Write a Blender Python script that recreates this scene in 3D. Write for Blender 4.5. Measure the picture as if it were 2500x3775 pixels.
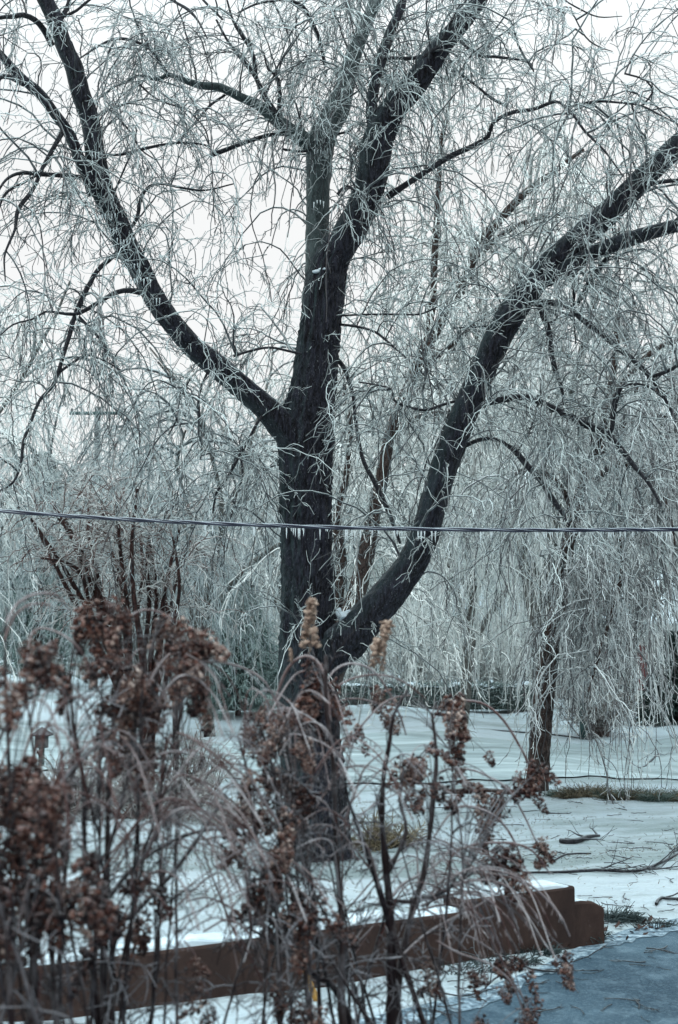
import bpy, math, random
import numpy as np

C = bpy.context.scene
for o in list(bpy.data.objects):
    bpy.data.objects.remove(o, do_unlink=True)

# ------------------------------------------------------------------ camera
F = 50.0 / 36.0 * 3775.0
HY = 2392.0
PITCH = math.atan((HY - 1887.5) / F)
CAMZ = 2.2
cam_d = bpy.data.cameras.new('camera')
cam = bpy.data.objects.new('camera', cam_d)
C.collection.objects.link(cam)
cam.location = (0, 0, CAMZ)
cam.rotation_euler = (math.pi / 2 + PITCH, 0, 0)
cam_d.sensor_fit = 'VERTICAL'
cam_d.sensor_height = 36.0
cam_d.sensor_width = 36.0 * 2500 / 3775
cam_d.lens = 50.0
cam_d.clip_start = 0.1
cam_d.clip_end = 2000
cam_d.dof.use_dof = True
cam_d.dof.focus_distance = 15.5
cam_d.dof.aperture_fstop = 3.2
C.camera = cam

# ------------------------------------------------------------------ world, sun, exposure
SUN_EL, SUN_ROT = math.radians(50), math.radians(215)
w = bpy.data.worlds.new('World')
C.world = w
w.use_nodes = True
nt = w.node_tree
nt.nodes.clear()
wo = nt.nodes.new('ShaderNodeOutputWorld')
bg = nt.nodes.new('ShaderNodeBackground')
sky = nt.nodes.new('ShaderNodeTexSky')
sky.sky_type = 'NISHITA'
sky.sun_disc = False
sky.sun_elevation = SUN_EL
sky.sun_rotation = SUN_ROT
mix = nt.nodes.new('ShaderNodeMixRGB')
mix.inputs[0].default_value = 0.9
mix.inputs[2].default_value = (9.1, 9.1, 8.95, 1)      # an even winter cloud deck over the clear sky
nt.links.new(sky.outputs[0], mix.inputs[1])
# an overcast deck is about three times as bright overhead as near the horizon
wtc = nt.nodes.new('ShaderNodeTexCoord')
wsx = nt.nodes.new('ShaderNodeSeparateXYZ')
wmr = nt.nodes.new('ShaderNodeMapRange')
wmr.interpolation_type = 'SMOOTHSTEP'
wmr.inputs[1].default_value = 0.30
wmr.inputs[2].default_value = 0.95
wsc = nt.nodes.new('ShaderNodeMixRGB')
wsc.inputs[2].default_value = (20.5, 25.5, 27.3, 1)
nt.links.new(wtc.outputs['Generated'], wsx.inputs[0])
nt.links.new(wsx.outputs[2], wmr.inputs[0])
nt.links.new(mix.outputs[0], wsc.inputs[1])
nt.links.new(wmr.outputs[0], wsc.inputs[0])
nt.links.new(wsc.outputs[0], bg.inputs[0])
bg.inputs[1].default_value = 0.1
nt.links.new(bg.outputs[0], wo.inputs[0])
sd = bpy.data.lights.new('sun', 'SUN')
sd.energy = 1.2
sd.angle = math.radians(40)
sd.color = (1.0, 0.97, 0.93)
so = bpy.data.objects.new('sun', sd)
C.collection.objects.link(so)
so.rotation_euler = (math.pi / 2 - SUN_EL, 0, math.radians(-35))
so.location = (0, 0, 30)
C.view_settings.view_transform = 'Standard'
C.view_settings.look = 'None'
C.view_settings.exposure = 0.16
C.view_settings.gamma = 1.0
C.cycles.max_bounces = 8
C.cycles.diffuse_bounces = 6
C.cycles.glossy_bounces = 3
C.cycles.transmission_bounces = 3

# ------------------------------------------------------------------ helpers
RNG = np.random.default_rng(7)
cp, sp = math.cos(PITCH), math.sin(PITCH)
S = 1250.0 / 1568.0
TILE = {'s': (0, 0, 1.0), 'd': (0, 0, 2500.0 / 1568), 1: (0, 0, S), 2: (1250, 0, S), 3: (0, 950, S), 4: (1250, 950, S),
        5: (0, 1850, S), 6: (1250, 1850, S), 7: (0, 2750, S), 8: (1250, 2750, S), 'z': (900, 2250, 0.38265), 'c': (1000, 0, 0.574)}


def P(x, y, d):
    """a point of the yard D metres ahead (world Y) seen at photo pixel x, y"""
    a, b = (x - 1250.0) / F, (1887.5 - y) / F
    ry, rz = cp - b * sp, sp + b * cp
    k = d / ry
    return np.array((a * k, d, CAMZ + rz * k))


def G(x, y, z=0.0):
    """the ground point (height z) at photo pixel x, y"""
    a, b = (x - 1250.0) / F, (1887.5 - y) / F
    ry, rz = cp - b * sp, sp + b * cp
    k = (z - CAMZ) / rz
    return np.array((a * k, ry * k, z))


def trace(tile, pts, d0, d1):
    """widths in tile pixels -> (points, radii)"""
    ox, oy, s = TILE[tile]
    n = len(pts)
    q, r = [], []
    for i, (x, y, wd) in enumerate(pts):
        d = d0 + (d1 - d0) * i / max(1, n - 1)
        q.append(P(ox + x * s, oy + y * s, d))
        r.append(wd * s / 2 / F * d)
    return np.array(q), np.array(r)


def smooth(pts, rad, step):
    """Catmull-Rom resampling"""
    pts = np.asarray(pts, float)
    rad = np.asarray(rad, float)
    v = np.hstack([pts, rad[:, None]])
    e = np.vstack([2 * v[0] - v[1], v, 2 * v[-1] - v[-2]])
    out = []
    for i in range(1, len(e) - 2):
        L = np.linalg.norm(e[i + 1, :3] - e[i, :3])
        n = max(2, int(L / step))
        for t in np.arange(n) / n:
            a, b, c, d = e[i - 1], e[i], e[i + 1], e[i + 2]
            out.append(0.5 * (2 * b + (c - a) * t + (2 * a - 5 * b + 4 * c - d) * t * t + (3 * b - a - 3 * c + d) * t ** 3))
    out.append(v[-1])
    out = np.array(out)
    return out[:, :3], np.maximum(out[:, 3], 0.0012)


def norm(v):
    return v / np.maximum(np.linalg.norm(v, axis=-1, keepdims=True), 1e-9)


class Buf:
    """collects vertices, faces and one tone value per vertex"""

    def __init__(self):
        self.v, self.q, self.t, self.a, self.n = [], [], [], [], 0

    def add(self, v, quads=None, tris=None, tone=0.5):
        v = np.asarray(v, np.float32).reshape(-1, 3)
        if quads is not None and len(quads):
            self.q.append(np.asarray(quads, np.int64).reshape(-1, 4) + self.n)
        if tris is not None and len(tris):
            self.t.append(np.asarray(tris, np.int64).reshape(-1, 3) + self.n)
        tn = np.asarray(tone, np.float32)
        self.a.append(np.broadcast_to(tn, (len(v),)).astype(np.float32) if tn.ndim == 0 else tn.reshape(-1))
        self.v.append(v)
        self.n += len(v)
        return self

    def tubes(self, Pn, R, sides=3, tone=0.5):
        """Pn [N,K,3], R [N,K], tone scalar, [N] or [N,K]"""
        Pn, R = np.asarray(Pn, float), np.asarray(R, float)
        N, K = R.shape
        if N == 0:
            return self
        T = norm(np.gradient(Pn, axis=1))
        ref = norm(np.array([0.25, 0.93, 0.13]))
        A = norm(np.cross(T, ref))
        B = np.cross(T, A)
        ang = np.arange(sides) * 2 * math.pi / sides
        ring = A[:, :, None, :] * np.cos(ang)[None, None, :, None] + B[:, :, None, :] * np.sin(ang)[None, None, :, None]
        V = Pn[:, :, None, :] + ring * R[:, :, None, None]
        idx = np.arange(N * K * sides).reshape(N, K, sides)
        a, b = idx[:, :-1], idx[:, 1:]
        q = np.stack([a, np.roll(a, -1, 2), np.roll(b, -1, 2), b], -1)
        tn = np.asarray(tone, float)
        if tn.ndim == 0:
            tn = np.full((N, K), float(tn))
        elif tn.ndim == 1:
            tn = np.repeat(tn[:, None], K, 1)
        tn = np.repeat(tn[:, :, None], sides, 2)
        return self.add(V, quads=q, tone=tn)

    def box(self, x0, x1, y0, y1, z0, z1, tone=0.5):
        v = [(x, y, z) for z in (z0, z1) for y in (y0, y1) for x in (x0, x1)]
        q = [(0, 2, 3, 1), (4, 5, 7, 6), (0, 1, 5, 4), (2, 6, 7, 3), (0, 4, 6, 2), (1, 3, 7, 5)]
        return self.add(v, quads=q, tone=tone)

    def mesh(self, name, mat, smooth_=True):
        me = bpy.data.meshes.new(name)
        v = np.concatenate(self.v)
        q = np.concatenate(self.q) if self.q else np.zeros((0, 4), np.int64)
        t = np.concatenate(self.t) if self.t else np.zeros((0, 3), np.int64)
        me.vertices.add(len(v))
        me.vertices.foreach_set('co', v.ravel())
        loops = np.concatenate([q.ravel(), t.ravel()]).astype(np.int32)
        me.loops.add(len(loops))
        me.loops.foreach_set('vertex_index', loops)
        tot = len(q) + len(t)
        me.polygons.add(tot)
        starts = np.concatenate([np.arange(len(q)) * 4, len(q) * 4 + np.arange(len(t)) * 3]).astype(np.int32)
        me.polygons.foreach_set('loop_start', starts)
        me.polygons.foreach_set('use_smooth', np.full(tot, smooth_))
        at = me.attributes.new('tone', 'FLOAT', 'POINT')
        at.data.foreach_set('value', np.concatenate(self.a))
        me.update(calc_edges=True)
        me.validate()
        me.materials.append(mat)
        return me

    def obj(self, name, mat, parent=None, smooth_=True):
        o = bpy.data.objects.new(name, self.mesh(name, mat, smooth_))
        C.collection.objects.link(o)
        if parent is not None:
            o.parent = parent
            o.matrix_parent_inverse = parent.matrix_basis.inverted()
        return o


def tag(o, label=None, cat=None, group=None, kind=None):
    for k, v in (('label', label), ('category', cat), ('group', group), ('kind', kind)):
        if v:
            o[k] = v
    return o


def thing(name, label, cat, loc=(0, 0, 0), group=None):
    o = bpy.data.objects.new(name, None)
    C.collection.objects.link(o)
    o.location = tuple(float(c) for c in loc)
    o.empty_display_size = 0.2
    return tag(o, label, cat, group)


def copy_tree(o, parent=None):
    c = o.copy()
    C.collection.objects.link(c)
    if parent is not None:
        c.parent = parent
    for ch in [k for k in C.objects if k.parent == o]:
        copy_tree(ch, c)
    return c


def chains(start, direc, length, K, r0, r1, grav, wander, kink=0.0):
    """N random-walk twigs bending to the ground. returns P [N,K+1,3], R [N,K+1]"""
    N = len(start)
    Pn = np.zeros((N, K + 1, 3))
    Pn[:, 0] = start
    d = norm(direc.astype(float))
    st = (np.asarray(length) / K)[:, None] if np.ndim(length) else np.full((N, 1), length / K)
    side = norm(np.cross(d, RNG.normal(size=(N, 3))))
    for k in range(K):
        Pn[:, k + 1] = Pn[:, k] + d * st
        d = d + RNG.normal(size=(N, 3)) * wander + side * kink * (1 if k % 2 else -1)
        g = grav if np.ndim(grav) == 0 else grav[:, None]
        d = d + np.array([0, 0, -1.0]) * g
        d = norm(d)
    t = np.linspace(0, 1, K + 1)[None, :]
    r0 = np.asarray(r0)
    R = (r0[:, None] if r0.ndim else np.full((N, 1), float(r0))) * (1 - t) + r1 * t
    return Pn, R


def spawn(Pn, m, lo=0.1, hi=1.0, along=0.45, out=0.8, up=0.0, bias=None):
    """m children per chain: start points and directions"""
    N, K1, _ = Pn.shape
    m = int(m)
    u = RNG.uniform(lo, hi, (N, m)) * (K1 - 1)
    i = np.minimum(u.astype(int), K1 - 2)
    f = (u - i)[..., None]
    n = np.arange(N)[:, None]
    a, b = Pn[n, i], Pn[n, i + 1]
    s = a * (1 - f) + b * f
    T = norm(b - a)
    rnd = norm(RNG.normal(size=(N, m, 3)))
    perp = norm(rnd - T * (rnd * T).sum(-1, keepdims=True))
    d = T * along + perp * out + np.array([0, 0, up])
    if bias is not None:
        d = d + np.asarray(bias)
    return s.reshape(-1, 3), norm(d).reshape(-1, 3)


def blob(center, r, sub=1, rough=0.2, flat=(1, 1, 1), seed=0):
    """an uneven lump"""
    ph = (1 + 5 ** 0.5) / 2
    v = [(-1, ph, 0), (1, ph, 0), (-1, -ph, 0), (1, -ph, 0), (0, -1, ph), (0, 1, ph), (0, -1, -ph), (0, 1, -ph), (ph, 0, -1), (ph, 0, 1), (-ph, 0, -1), (-ph, 0, 1)]
    f = [(0, 11, 5), (0, 5, 1), (0, 1, 7), (0, 7, 10), (0, 10, 11), (1, 5, 9), (5, 11, 4), (11, 10, 2), (10, 7, 6), (7, 1, 8), (3, 9, 4), (3, 4, 2), (3, 2, 6), (3, 6, 8), (3, 8, 9), (4, 9, 5), (2, 4, 11), (6, 2, 10), (8, 6, 7), (9, 8, 1)]
    v = [np.array(a, float) / np.linalg.norm(a) for a in v]
    for _ in range(sub):
        nf, mid = [], {}
        def m(a, b):
            k = (min(a, b), max(a, b))
            if k not in mid:
                p = v[a] + v[b]
                v.append(p / np.linalg.norm(p))
                mid[k] = len(v) - 1
            return mid[k]
        for a, b, c in f:
            x, y, z = m(a, b), m(b, c), m(c, a)
            nf += [(a, x, z), (b, y, x), (c, z, y), (x, y, z)]
        f = nf
    v = np.array(v)
    g = np.random.default_rng(seed)
    n = np.zeros(len(v))
    for _ in range(5):
        k = g.normal(size=3) * 2.4
        n += np.sin(v @ k + g.uniform(0, 6))
    v = v * (1 + rough * n[:, None] / 2.2) * r * np.array(flat) + np.asarray(center)
    return v, np.array(f)


# ------------------------------------------------------------------ materials
def mat(name):
    m = bpy.data.materials.new(name)
    m.use_nodes = True
    n = m.node_tree
    b = n.nodes['Principled BSDF']
    return m, n, b


def noise(n, scale, detail=4, rough=0.6, vec=None, sc=None):
    t = n.nodes.new('ShaderNodeTexNoise')
    t.inputs['Scale'].default_value = scale
    t.inputs['Detail'].default_value = detail
    t.inputs['Roughness'].default_value = rough
    tc = n.nodes.new('ShaderNodeTexCoord')
    mp = n.nodes.new('ShaderNodeMapping')
    n.links.new(tc.outputs['Object'], mp.inputs[0])
    if sc:
        mp.inputs['Scale'].default_value = sc
    n.links.new(mp.outputs[0], t.inputs['Vector'])
    return t.outputs['Fac']


def ramp(n, fac, stops):
    r = n.nodes.new('ShaderNodeValToRGB')
    r.color_ramp.elements[0].position = stops[0][0]
    r.color_ramp.elements[1].position = stops[-1][0]
    r.color_ramp.elements[0].color = (*stops[0][1], 1)
    r.color_ramp.elements[1].color = (*stops[-1][1], 1)
    for p, c in stops[1:-1]:
        e = r.color_ramp.elements.new(p)
        e.color = (*c, 1)
    n.links.new(fac, r.inputs[0])
    return r.outputs[0]


def math_(n, op, a, b=None, clamp=False):
    m = n.nodes.new('ShaderNodeMath')
    m.operation = op
    m.use_clamp = clamp
    for i, v in enumerate((a, b)):
        if v is None:
            continue
        if hasattr(v, 'is_output') or hasattr(v, 'links'):
            n.links.new(v, m.inputs[i])
        else:
            m.inputs[i].default_value = v
    return m.outputs[0]


def mixc(n, fac, a, b):
    m = n.nodes.new('ShaderNodeMixRGB')
    for i, v in ((0, fac), (1, a), (2, b)):
        if hasattr(v, 'links'):
            n.links.new(v, m.inputs[i])
        elif isinstance(v, tuple):
            m.inputs[i].default_value = (*v, 1)
        else:
            m.inputs[i].default_value = v
    return m.outputs[0]


def bump(n, b, h, strength, dist):
    bm = n.nodes.new('ShaderNodeBump')
    bm.inputs['Strength'].default_value = strength
    bm.inputs['Distance'].default_value = dist
    n.links.new(h, bm.inputs['Height'])
    n.links.new(bm.outputs[0], b.inputs['Normal'])


def attr(n, name='tone'):
    a = n.nodes.new('ShaderNodeAttribute')
    a.attribute_name = name
    return a.outputs['Fac']


def topmask(n, lo, hi):
    """ice and snow settle on upward faces"""
    g = n.nodes.new('ShaderNodeNewGeometry')
    s = n.nodes.new('ShaderNodeSeparateXYZ')
    n.links.new(g.outputs['Normal'], s.inputs[0])
    mr = n.nodes.new('ShaderNodeMapRange')
    mr.inputs[1].default_value = lo
    mr.inputs[2].default_value = hi
    n.links.new(s.outputs[2], mr.inputs[0])
    return mr.outputs[0]


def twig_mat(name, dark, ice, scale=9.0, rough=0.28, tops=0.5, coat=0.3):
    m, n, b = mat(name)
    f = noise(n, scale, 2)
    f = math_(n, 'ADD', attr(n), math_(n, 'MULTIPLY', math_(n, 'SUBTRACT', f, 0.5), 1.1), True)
    f = math_(n, 'ADD', f, math_(n, 'MULTIPLY', topmask(n, 0.2, 0.9), tops), True)  # ice on top; the dark undersides also deepen shade by colour
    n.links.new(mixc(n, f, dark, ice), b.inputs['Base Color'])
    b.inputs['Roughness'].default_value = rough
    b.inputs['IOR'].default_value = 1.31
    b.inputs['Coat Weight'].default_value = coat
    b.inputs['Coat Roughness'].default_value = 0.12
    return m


M = {}
M['twig'] = twig_mat('iced_twig', (0.035, 0.036, 0.042), (0.56, 0.65, 0.65), 7, tops=0.65)
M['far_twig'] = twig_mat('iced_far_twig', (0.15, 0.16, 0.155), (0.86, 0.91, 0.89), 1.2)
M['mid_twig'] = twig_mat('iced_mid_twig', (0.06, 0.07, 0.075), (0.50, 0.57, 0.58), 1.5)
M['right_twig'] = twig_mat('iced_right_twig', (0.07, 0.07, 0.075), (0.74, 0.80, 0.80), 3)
M['arc'] = twig_mat('iced_arching_stem', (0.085, 0.035, 0.030), (0.44, 0.44, 0.46), 11, 0.35, tops=0.35, coat=0.15)
M['brown_twig'] = twig_mat('iced_brown_twig', (0.07, 0.025, 0.02), (0.42, 0.44, 0.43), 5)
M['shrub_stem'] = twig_mat('iced_shrub_stem', (0.010, 0.004, 0.005), (0.27, 0.275, 0.30), 14, 0.4, tops=0.30, coat=0.1)


def bark_mat(name, dark, mid, ice, ice_amt=0.5, sc=(1, 1, 0.16), bscale=38, side=None):
    m, n, b = mat(name)
    f = noise(n, bscale, 5, 0.65, sc=sc)
    c = ramp(n, f, [(0.42, dark), (0.60, mid)])
    big = noise(n, 2.3, 3)
    c = mixc(n, math_(n, 'MULTIPLY', ramp(n, big, [(0.45, (0, 0, 0)), (0.75, (1, 1, 1))]), 0.35), c, tuple(x * 1.8 for x in mid))
    if side:
        g = n.nodes.new('ShaderNodeNewGeometry')
        s = n.nodes.new('ShaderNodeSeparateXYZ')
        n.links.new(g.outputs['Normal'], s.inputs[0])
        mr = n.nodes.new('ShaderNodeMapRange')
        mr.inputs[1].default_value = -0.1
        mr.inputs[2].default_value = -0.95
        n.links.new(s.outputs[0], mr.inputs[0])
        c = mixc(n, math_(n, 'MULTIPLY', math_(n, 'MULTIPLY', mr.outputs[0], ramp(n, noise(n, 9, 4, 0.7), [(0.35, (0.25, 0.25, 0.25)), (0.6, (1, 1, 1))])), 0.9), c, side)          # lichen, with a blue-green sheen painted onto the left-facing bark
    fl = noise(n, 70, 3, 0.7, sc=(1, 1, 0.45))
    fl = ramp(n, fl, [(0.60, (0, 0, 0)), (0.68, (1, 1, 1))])
    fl = math_(n, 'MULTIPLY', math_(n, 'MULTIPLY', fl, ramp(n, noise(n, 5, 3), [(0.4, (0.15, 0.15, 0.15)), (0.65, (1, 1, 1))])), ice_amt, True)
    top = math_(n, 'MULTIPLY', topmask(n, 0.55, 1.0), 0.5)
    c = mixc(n, math_(n, 'ADD', fl, top, True), c, ice)
    n.links.new(c, b.inputs['Base Color'])
    b.inputs['Roughness'].default_value = 0.5
    b.inputs['Specular IOR Level'].default_value = 0.2
    bump(n, b, f, 1.0, 0.10)
    return m


M['bark'] = bark_mat('wet_bark', (0.0025, 0.0022, 0.004), (0.034, 0.036, 0.052), (0.34, 0.38, 0.42), 0.6, side=(0.05, 0.082, 0.088))
M['grey_bark'] = bark_mat('grey_green_bark', (0.045, 0.062, 0.066), (0.10, 0.135, 0.138), (0.4, 0.45, 0.47), 0.5, side=(0.12, 0.16, 0.16))
M['branch'] = bark_mat('branch_bark', (0.014, 0.014, 0.019), (0.045, 0.046, 0.055), (0.42, 0.47, 0.50), 0.7, sc=(1, 1, 1), bscale=30)
M['far_bark'] = bark_mat('far_bark', (0.05, 0.045, 0.04), (0.12, 0.12, 0.11), (0.5, 0.56, 0.56), 1.0, sc=(1, 1, 0.6), bscale=12)
M['brown_bark'] = bark_mat('brown_bark', (0.015, 0.009, 0.008), (0.075, 0.050, 0.043), (0.4, 0.43, 0.44), 0.8, sc=(1, 1, 0.4), bscale=22)
M['red_bark'] = bark_mat('red_bark', (0.012, 0.005, 0.005), (0.06, 0.024, 0.02), (0.42, 0.45, 0.46), 0.5, sc=(1, 1, 0.4), bscale=25)

# snow and iced lawn
m, n, b = mat('snowy_lawn'); M['snow'] = m
f1 = noise(n, 0.22, 5, 0.62, sc=(0.45, 1.5, 1))
f2 = noise(n, 2.6, 6, 0.7, sc=(0.6, 1.6, 1))
f3 = noise(n, 26, 4, 0.7)
snowc = mixc(n, f2, (0.43, 0.55, 0.62), (0.69, 0.78, 0.82))
icec = mixc(n, f3, (0.15, 0.215, 0.225), (0.36, 0.45, 0.465))
tc = n.nodes.new('ShaderNodeTexCoord'); sx = n.nodes.new('ShaderNodeSeparateXYZ')
n.links.new(tc.outputs['Object'], sx.inputs[0])
band = n.nodes.new('ShaderNodeMapRange'); band.inputs[1].default_value = 19.5; band.inputs[2].default_value = 15.5
n.links.new(sx.outputs[1], band.inputs[0])
band2 = n.nodes.new('ShaderNodeMapRange'); band2.inputs[1].default_value = 13.2; band2.inputs[2].default_value = 15.6
n.links.new(sx.outputs[1], band2.inputs[0])
near = math_(n, 'MULTIPLY', band.outputs[0], band2.outputs[0])
fac = math_(n, 'ADD', math_(n, 'MULTIPLY', f1, 0.75), math_(n, 'MULTIPLY', f2, 0.35))
fac = math_(n, 'ADD', fac, math_(n, 'MULTIPLY', near, 0.13))
fac = ramp(n, fac, [(0.54, (0, 0, 0)), (0.68, (1, 1, 1))])
c = mixc(n, fac, snowc, icec)
gr = ramp(n, noise(n, 55, 3, 0.8), [(0.60, (0, 0, 0)), (0.72, (1, 1, 1))])
c = mixc(n, math_(n, 'MULTIPLY', math_(n, 'MULTIPLY', gr, fac), 0.55), c, (0.16, 0.17, 0.09))
spk = ramp(n, noise(n, 16, 5, 0.8), [(0.70, (0, 0, 0)), (0.76, (1, 1, 1))])
c = mixc(n, math_(n, 'MULTIPLY', spk, 0.45), c, (0.10, 0.09, 0.07))
n.links.new(c, b.inputs['Base Color'])
b.inputs['Roughness'].default_value = 0.42
bump(n, b, math_(n, 'ADD', math_(n, 'MULTIPLY', f2, 1.0), math_(n, 'MULTIPLY', f3, 0.25)), 1.0, 0.2)

m, n, b = mat('iced_lane'); M['lane'] = m
f1 = noise(n, 1.1, 8, 0.72, sc=(0.16, 1.5, 1))
f2 = noise(n, 0.5, 4, 0.6, sc=(0.3, 1.0, 1))
c = ramp(n, f1, [(0.36, (0.09, 0.13, 0.14)), (0.45, (0.24, 0.32, 0.34)), (0.56, (0.40, 0.50, 0.53)), (0.68, (0.66, 0.77, 0.80))])
c = mixc(n, math_(n, 'MULTIPLY', f2, 0.4), c, (0.38, 0.46, 0.47))
n.links.new(c, b.inputs['Base Color'])
b.inputs['Roughness'].default_value = 0.4
bump(n, b, f1, 0.5, 0.05)

m, n, b = mat('iced_asphalt'); M['drive'] = m
f1 = noise(n, 0.8, 5, 0.6)
f2 = noise(n, 45, 4, 0.75)
f3 = noise(n, 5, 5, 0.7)
c = ramp(n, f1, [(0.35, (0.022, 0.048, 0.074)), (0.65, (0.062, 0.110, 0.148))])
c = mixc(n, math_(n, 'MULTIPLY', ramp(n, f2, [(0.5, (0, 0, 0)), (0.66, (1, 1, 1))]), 0.5), c, (0.17, 0.25, 0.29))
c = mixc(n, math_(n, 'MULTIPLY', ramp(n, f3, [(0.50, (0, 0, 0)), (0.75, (1, 1, 1))]), 0.55), c, (0.20, 0.29, 0.35))
n.links.new(c, b.inputs['Base Color'])
b.inputs['Roughness'].default_value = 0.5
b.inputs['Specular IOR Level'].default_value = 0.12
bump(n, b, f2, 0.8, 0.03)


m, n, b = mat('frosted_verge'); M['verge'] = m
f3 = noise(n, 14, 5, 0.75)
n.links.new(ramp(n, f3, [(0.40, (0.05, 0.085, 0.115)), (0.52, (0.17, 0.24, 0.29)), (0.64, (0.42, 0.52, 0.58))]), b.inputs['Base Color'])
b.inputs['Roughness'].default_value = 0.5
b.inputs['Specular IOR Level'].default_value = 0.15
bump(n, b, f3, 0.8, 0.04)


def plain(name, c0, c1, scale=20, rough=0.7, bstr=0.3, bd=0.01, spec=0.3, detail=4):
    m, n, b = mat(name)
    f = noise(n, scale, detail, 0.65)
    n.links.new(ramp(n, f, [(0.3, c0), (0.7, c1)]), b.inputs['Base Color'])
    b.inputs['Roughness'].default_value = rough
    b.inputs['Specular IOR Level'].default_value = spec
    if bstr:
        bump(n, b, f, bstr, bd)
    return m


M['snow_lump'] = plain('snow_cap', (0.42, 0.51, 0.57), (0.58, 0.66, 0.70), 9, 0.6, 0.4, 0.02)
M['wall'] = plain('brown_render', (0.030, 0.018, 0.0155), (0.058, 0.036, 0.030), 6, 0.85, 0.0, 0, 0.15, 8)
n_ = M['wall'].node_tree
pb_ = n_.nodes['Principled BSDF']
old = pb_.inputs['Base Color'].links[0].from_socket
st1 = ramp(n_, noise(n_, 3.5, 6, 0.75, sc=(1, 1, 0.5)), [(0.45, (0, 0, 0)), (0.65, (1, 1, 1))])
st2 = ramp(n_, noise(n_, 30, 4, 0.8), [(0.66, (0, 0, 0)), (0.72, (1, 1, 1))])
cc = mixc(n_, math_(n_, 'MULTIPLY', st1, 0.55), old, (0.016, 0.011, 0.011))
cc = mixc(n_, math_(n_, 'MULTIPLY', st2, 0.35), cc, (0.20, 0.18, 0.17))
n_.links.new(cc, pb_.inputs['Base Color'])
bump(n_, n_.nodes['Principled BSDF'], noise(n_, 160, 4, 0.8), 0.6, 0.01)
M['hedge'] = twig_mat('iced_hedge', (0.02, 0.035, 0.032), (0.30, 0.38, 0.37), 2.0, 0.5, 0.7)
M['spruce'] = twig_mat('iced_spruce', (0.008, 0.02, 0.017), (0.16, 0.24, 0.23), 2.0, 0.6, 0.25)
M['pale_spruce'] = twig_mat('iced_pale_spruce', (0.06, 0.12, 0.11), (0.42, 0.54, 0.52), 1.0, 0.6, 0.6)
M['metal'] = plain('dark_metal', (0.02, 0.014, 0.018), (0.045, 0.035, 0.04), 30, 0.5, 0, 0, 0.5)
M['white'] = plain('white_paint', (0.55, 0.62, 0.64), (0.72, 0.77, 0.78), 5, 0.6, 0, 0)
M['wood'] = plain('grey_wood', (0.05, 0.06, 0.065), (0.11, 0.125, 0.13), 8, 0.8, 0.2, 0.01)
M['green_wood'] = plain('green_post', (0.03, 0.06, 0.06), (0.07, 0.12, 0.12), 8, 0.8, 0.2, 0.01)
M['brick'] = plain('red_brick', (0.07, 0.025, 0.027), (0.12, 0.045, 0.045), 8, 0.8, 0.2, 0.01)
M['siding'] = plain('pale_siding', (0.40, 0.42, 0.40), (0.52, 0.54, 0.52), 2, 0.8, 0.1, 0.01)
M['tan'] = plain('tan_wall', (0.22, 0.19, 0.16), (0.32, 0.28, 0.24), 2, 0.8, 0.1, 0.01)
M['glass'] = plain('window_glass', (0.03, 0.04, 0.045), (0.06, 0.075, 0.08), 1, 0.15, 0, 0, 0.7)
M['yellow'] = plain('yellow_paint', (0.42, 0.20, 0.035), (0.58, 0.32, 0.08), 12, 0.6, 0, 0)
M['leaf'] = plain('dead_leaf', (0.018, 0.009, 0.008), (0.055, 0.024, 0.016), 12, 0.7, 0.2, 0.005)
M['rust_leaf'] = plain('rust_leaf', (0.14, 0.035, 0.012), (0.30, 0.10, 0.03), 12, 0.7, 0.2, 0.005)
M['green_blade'] = twig_mat('green_blade', (0.02, 0.05, 0.035), (0.22, 0.30, 0.28), 8, 0.4, 0.3)
M['dark_blade'] = twig_mat('dark_blade', (0.008, 0.016, 0.016), (0.07, 0.10, 0.105), 8, 0.5, 0.2, coat=0.0)
M['brown_blade'] = twig_mat('brown_blade', (0.035, 0.030, 0.018), (0.30, 0.25, 0.16), 6, 0.6, 0.2)
m, n, b = mat('ice'); M['ice'] = m
b.inputs['Base Color'].default_value = (0.80, 0.88, 0.90, 1)
b.inputs['Roughness'].default_value = 0.12
b.inputs['IOR'].default_value = 1.31
b.inputs['Transmission Weight'].default_value = 0.35
m, n, b = mat('iced_cable'); M['cable'] = m
n.links.new(mixc(n, topmask(n, 0.5, 0.85), (0.015, 0.018, 0.038), (0.32, 0.38, 0.42)), b.inputs['Base Color'])
b.inputs['Roughness'].default_value = 0.25
m, n, b = mat('dried_flower'); M['flower'] = m
oi = n.nodes.new('ShaderNodeObjectInfo')
f = math_(n, 'ADD', math_(n, 'MULTIPLY', noise(n, 60, 3), 0.55), math_(n, 'MULTIPLY', attr(n), 0.5))
f = math_(n, 'ADD', f, math_(n, 'MULTIPLY', math_(n, 'SUBTRACT', oi.outputs['Random'], 0.5), 0.22))
c = ramp(n, f, [(0.32, (0.007, 0.003, 0.004)), (0.48, (0.032, 0.012, 0.011)), (0.66, (0.125, 0.048, 0.032)), (0.84, (0.42, 0.34, 0.30))])
c = mixc(n, math_(n, 'MULTIPLY', topmask(n, 0.6, 1.0), 0.25), c, (0.45, 0.43, 0.44))
n.links.new(c, b.inputs['Base Color'])
b.inputs['Roughness'].default_value = 0.5
b.inputs['Specular IOR Level'].default_value = 0.3


# ------------------------------------------------------------------ ground
def sstep(x, a, b):
    t = np.clip((x - a) / (b - a), 0, 1)
    return t * t * (3 - 2 * t)


DRV = np.array([G(2900, 3310), G(2500, 3392), G(2310, 3434), G(2120, 3505), G(1990, 3575), G(1750, 3665), G(1430, 3745), G(1030, 3830), G(520, 3950), G(-300, 4200)])[:, :2]


def drive_dist(x, y):
    """metres behind the drive's edge (negative on the drive)"""
    ye = np.interp(x, DRV[::-1, 0], DRV[::-1, 1])
    return y - ye


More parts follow.
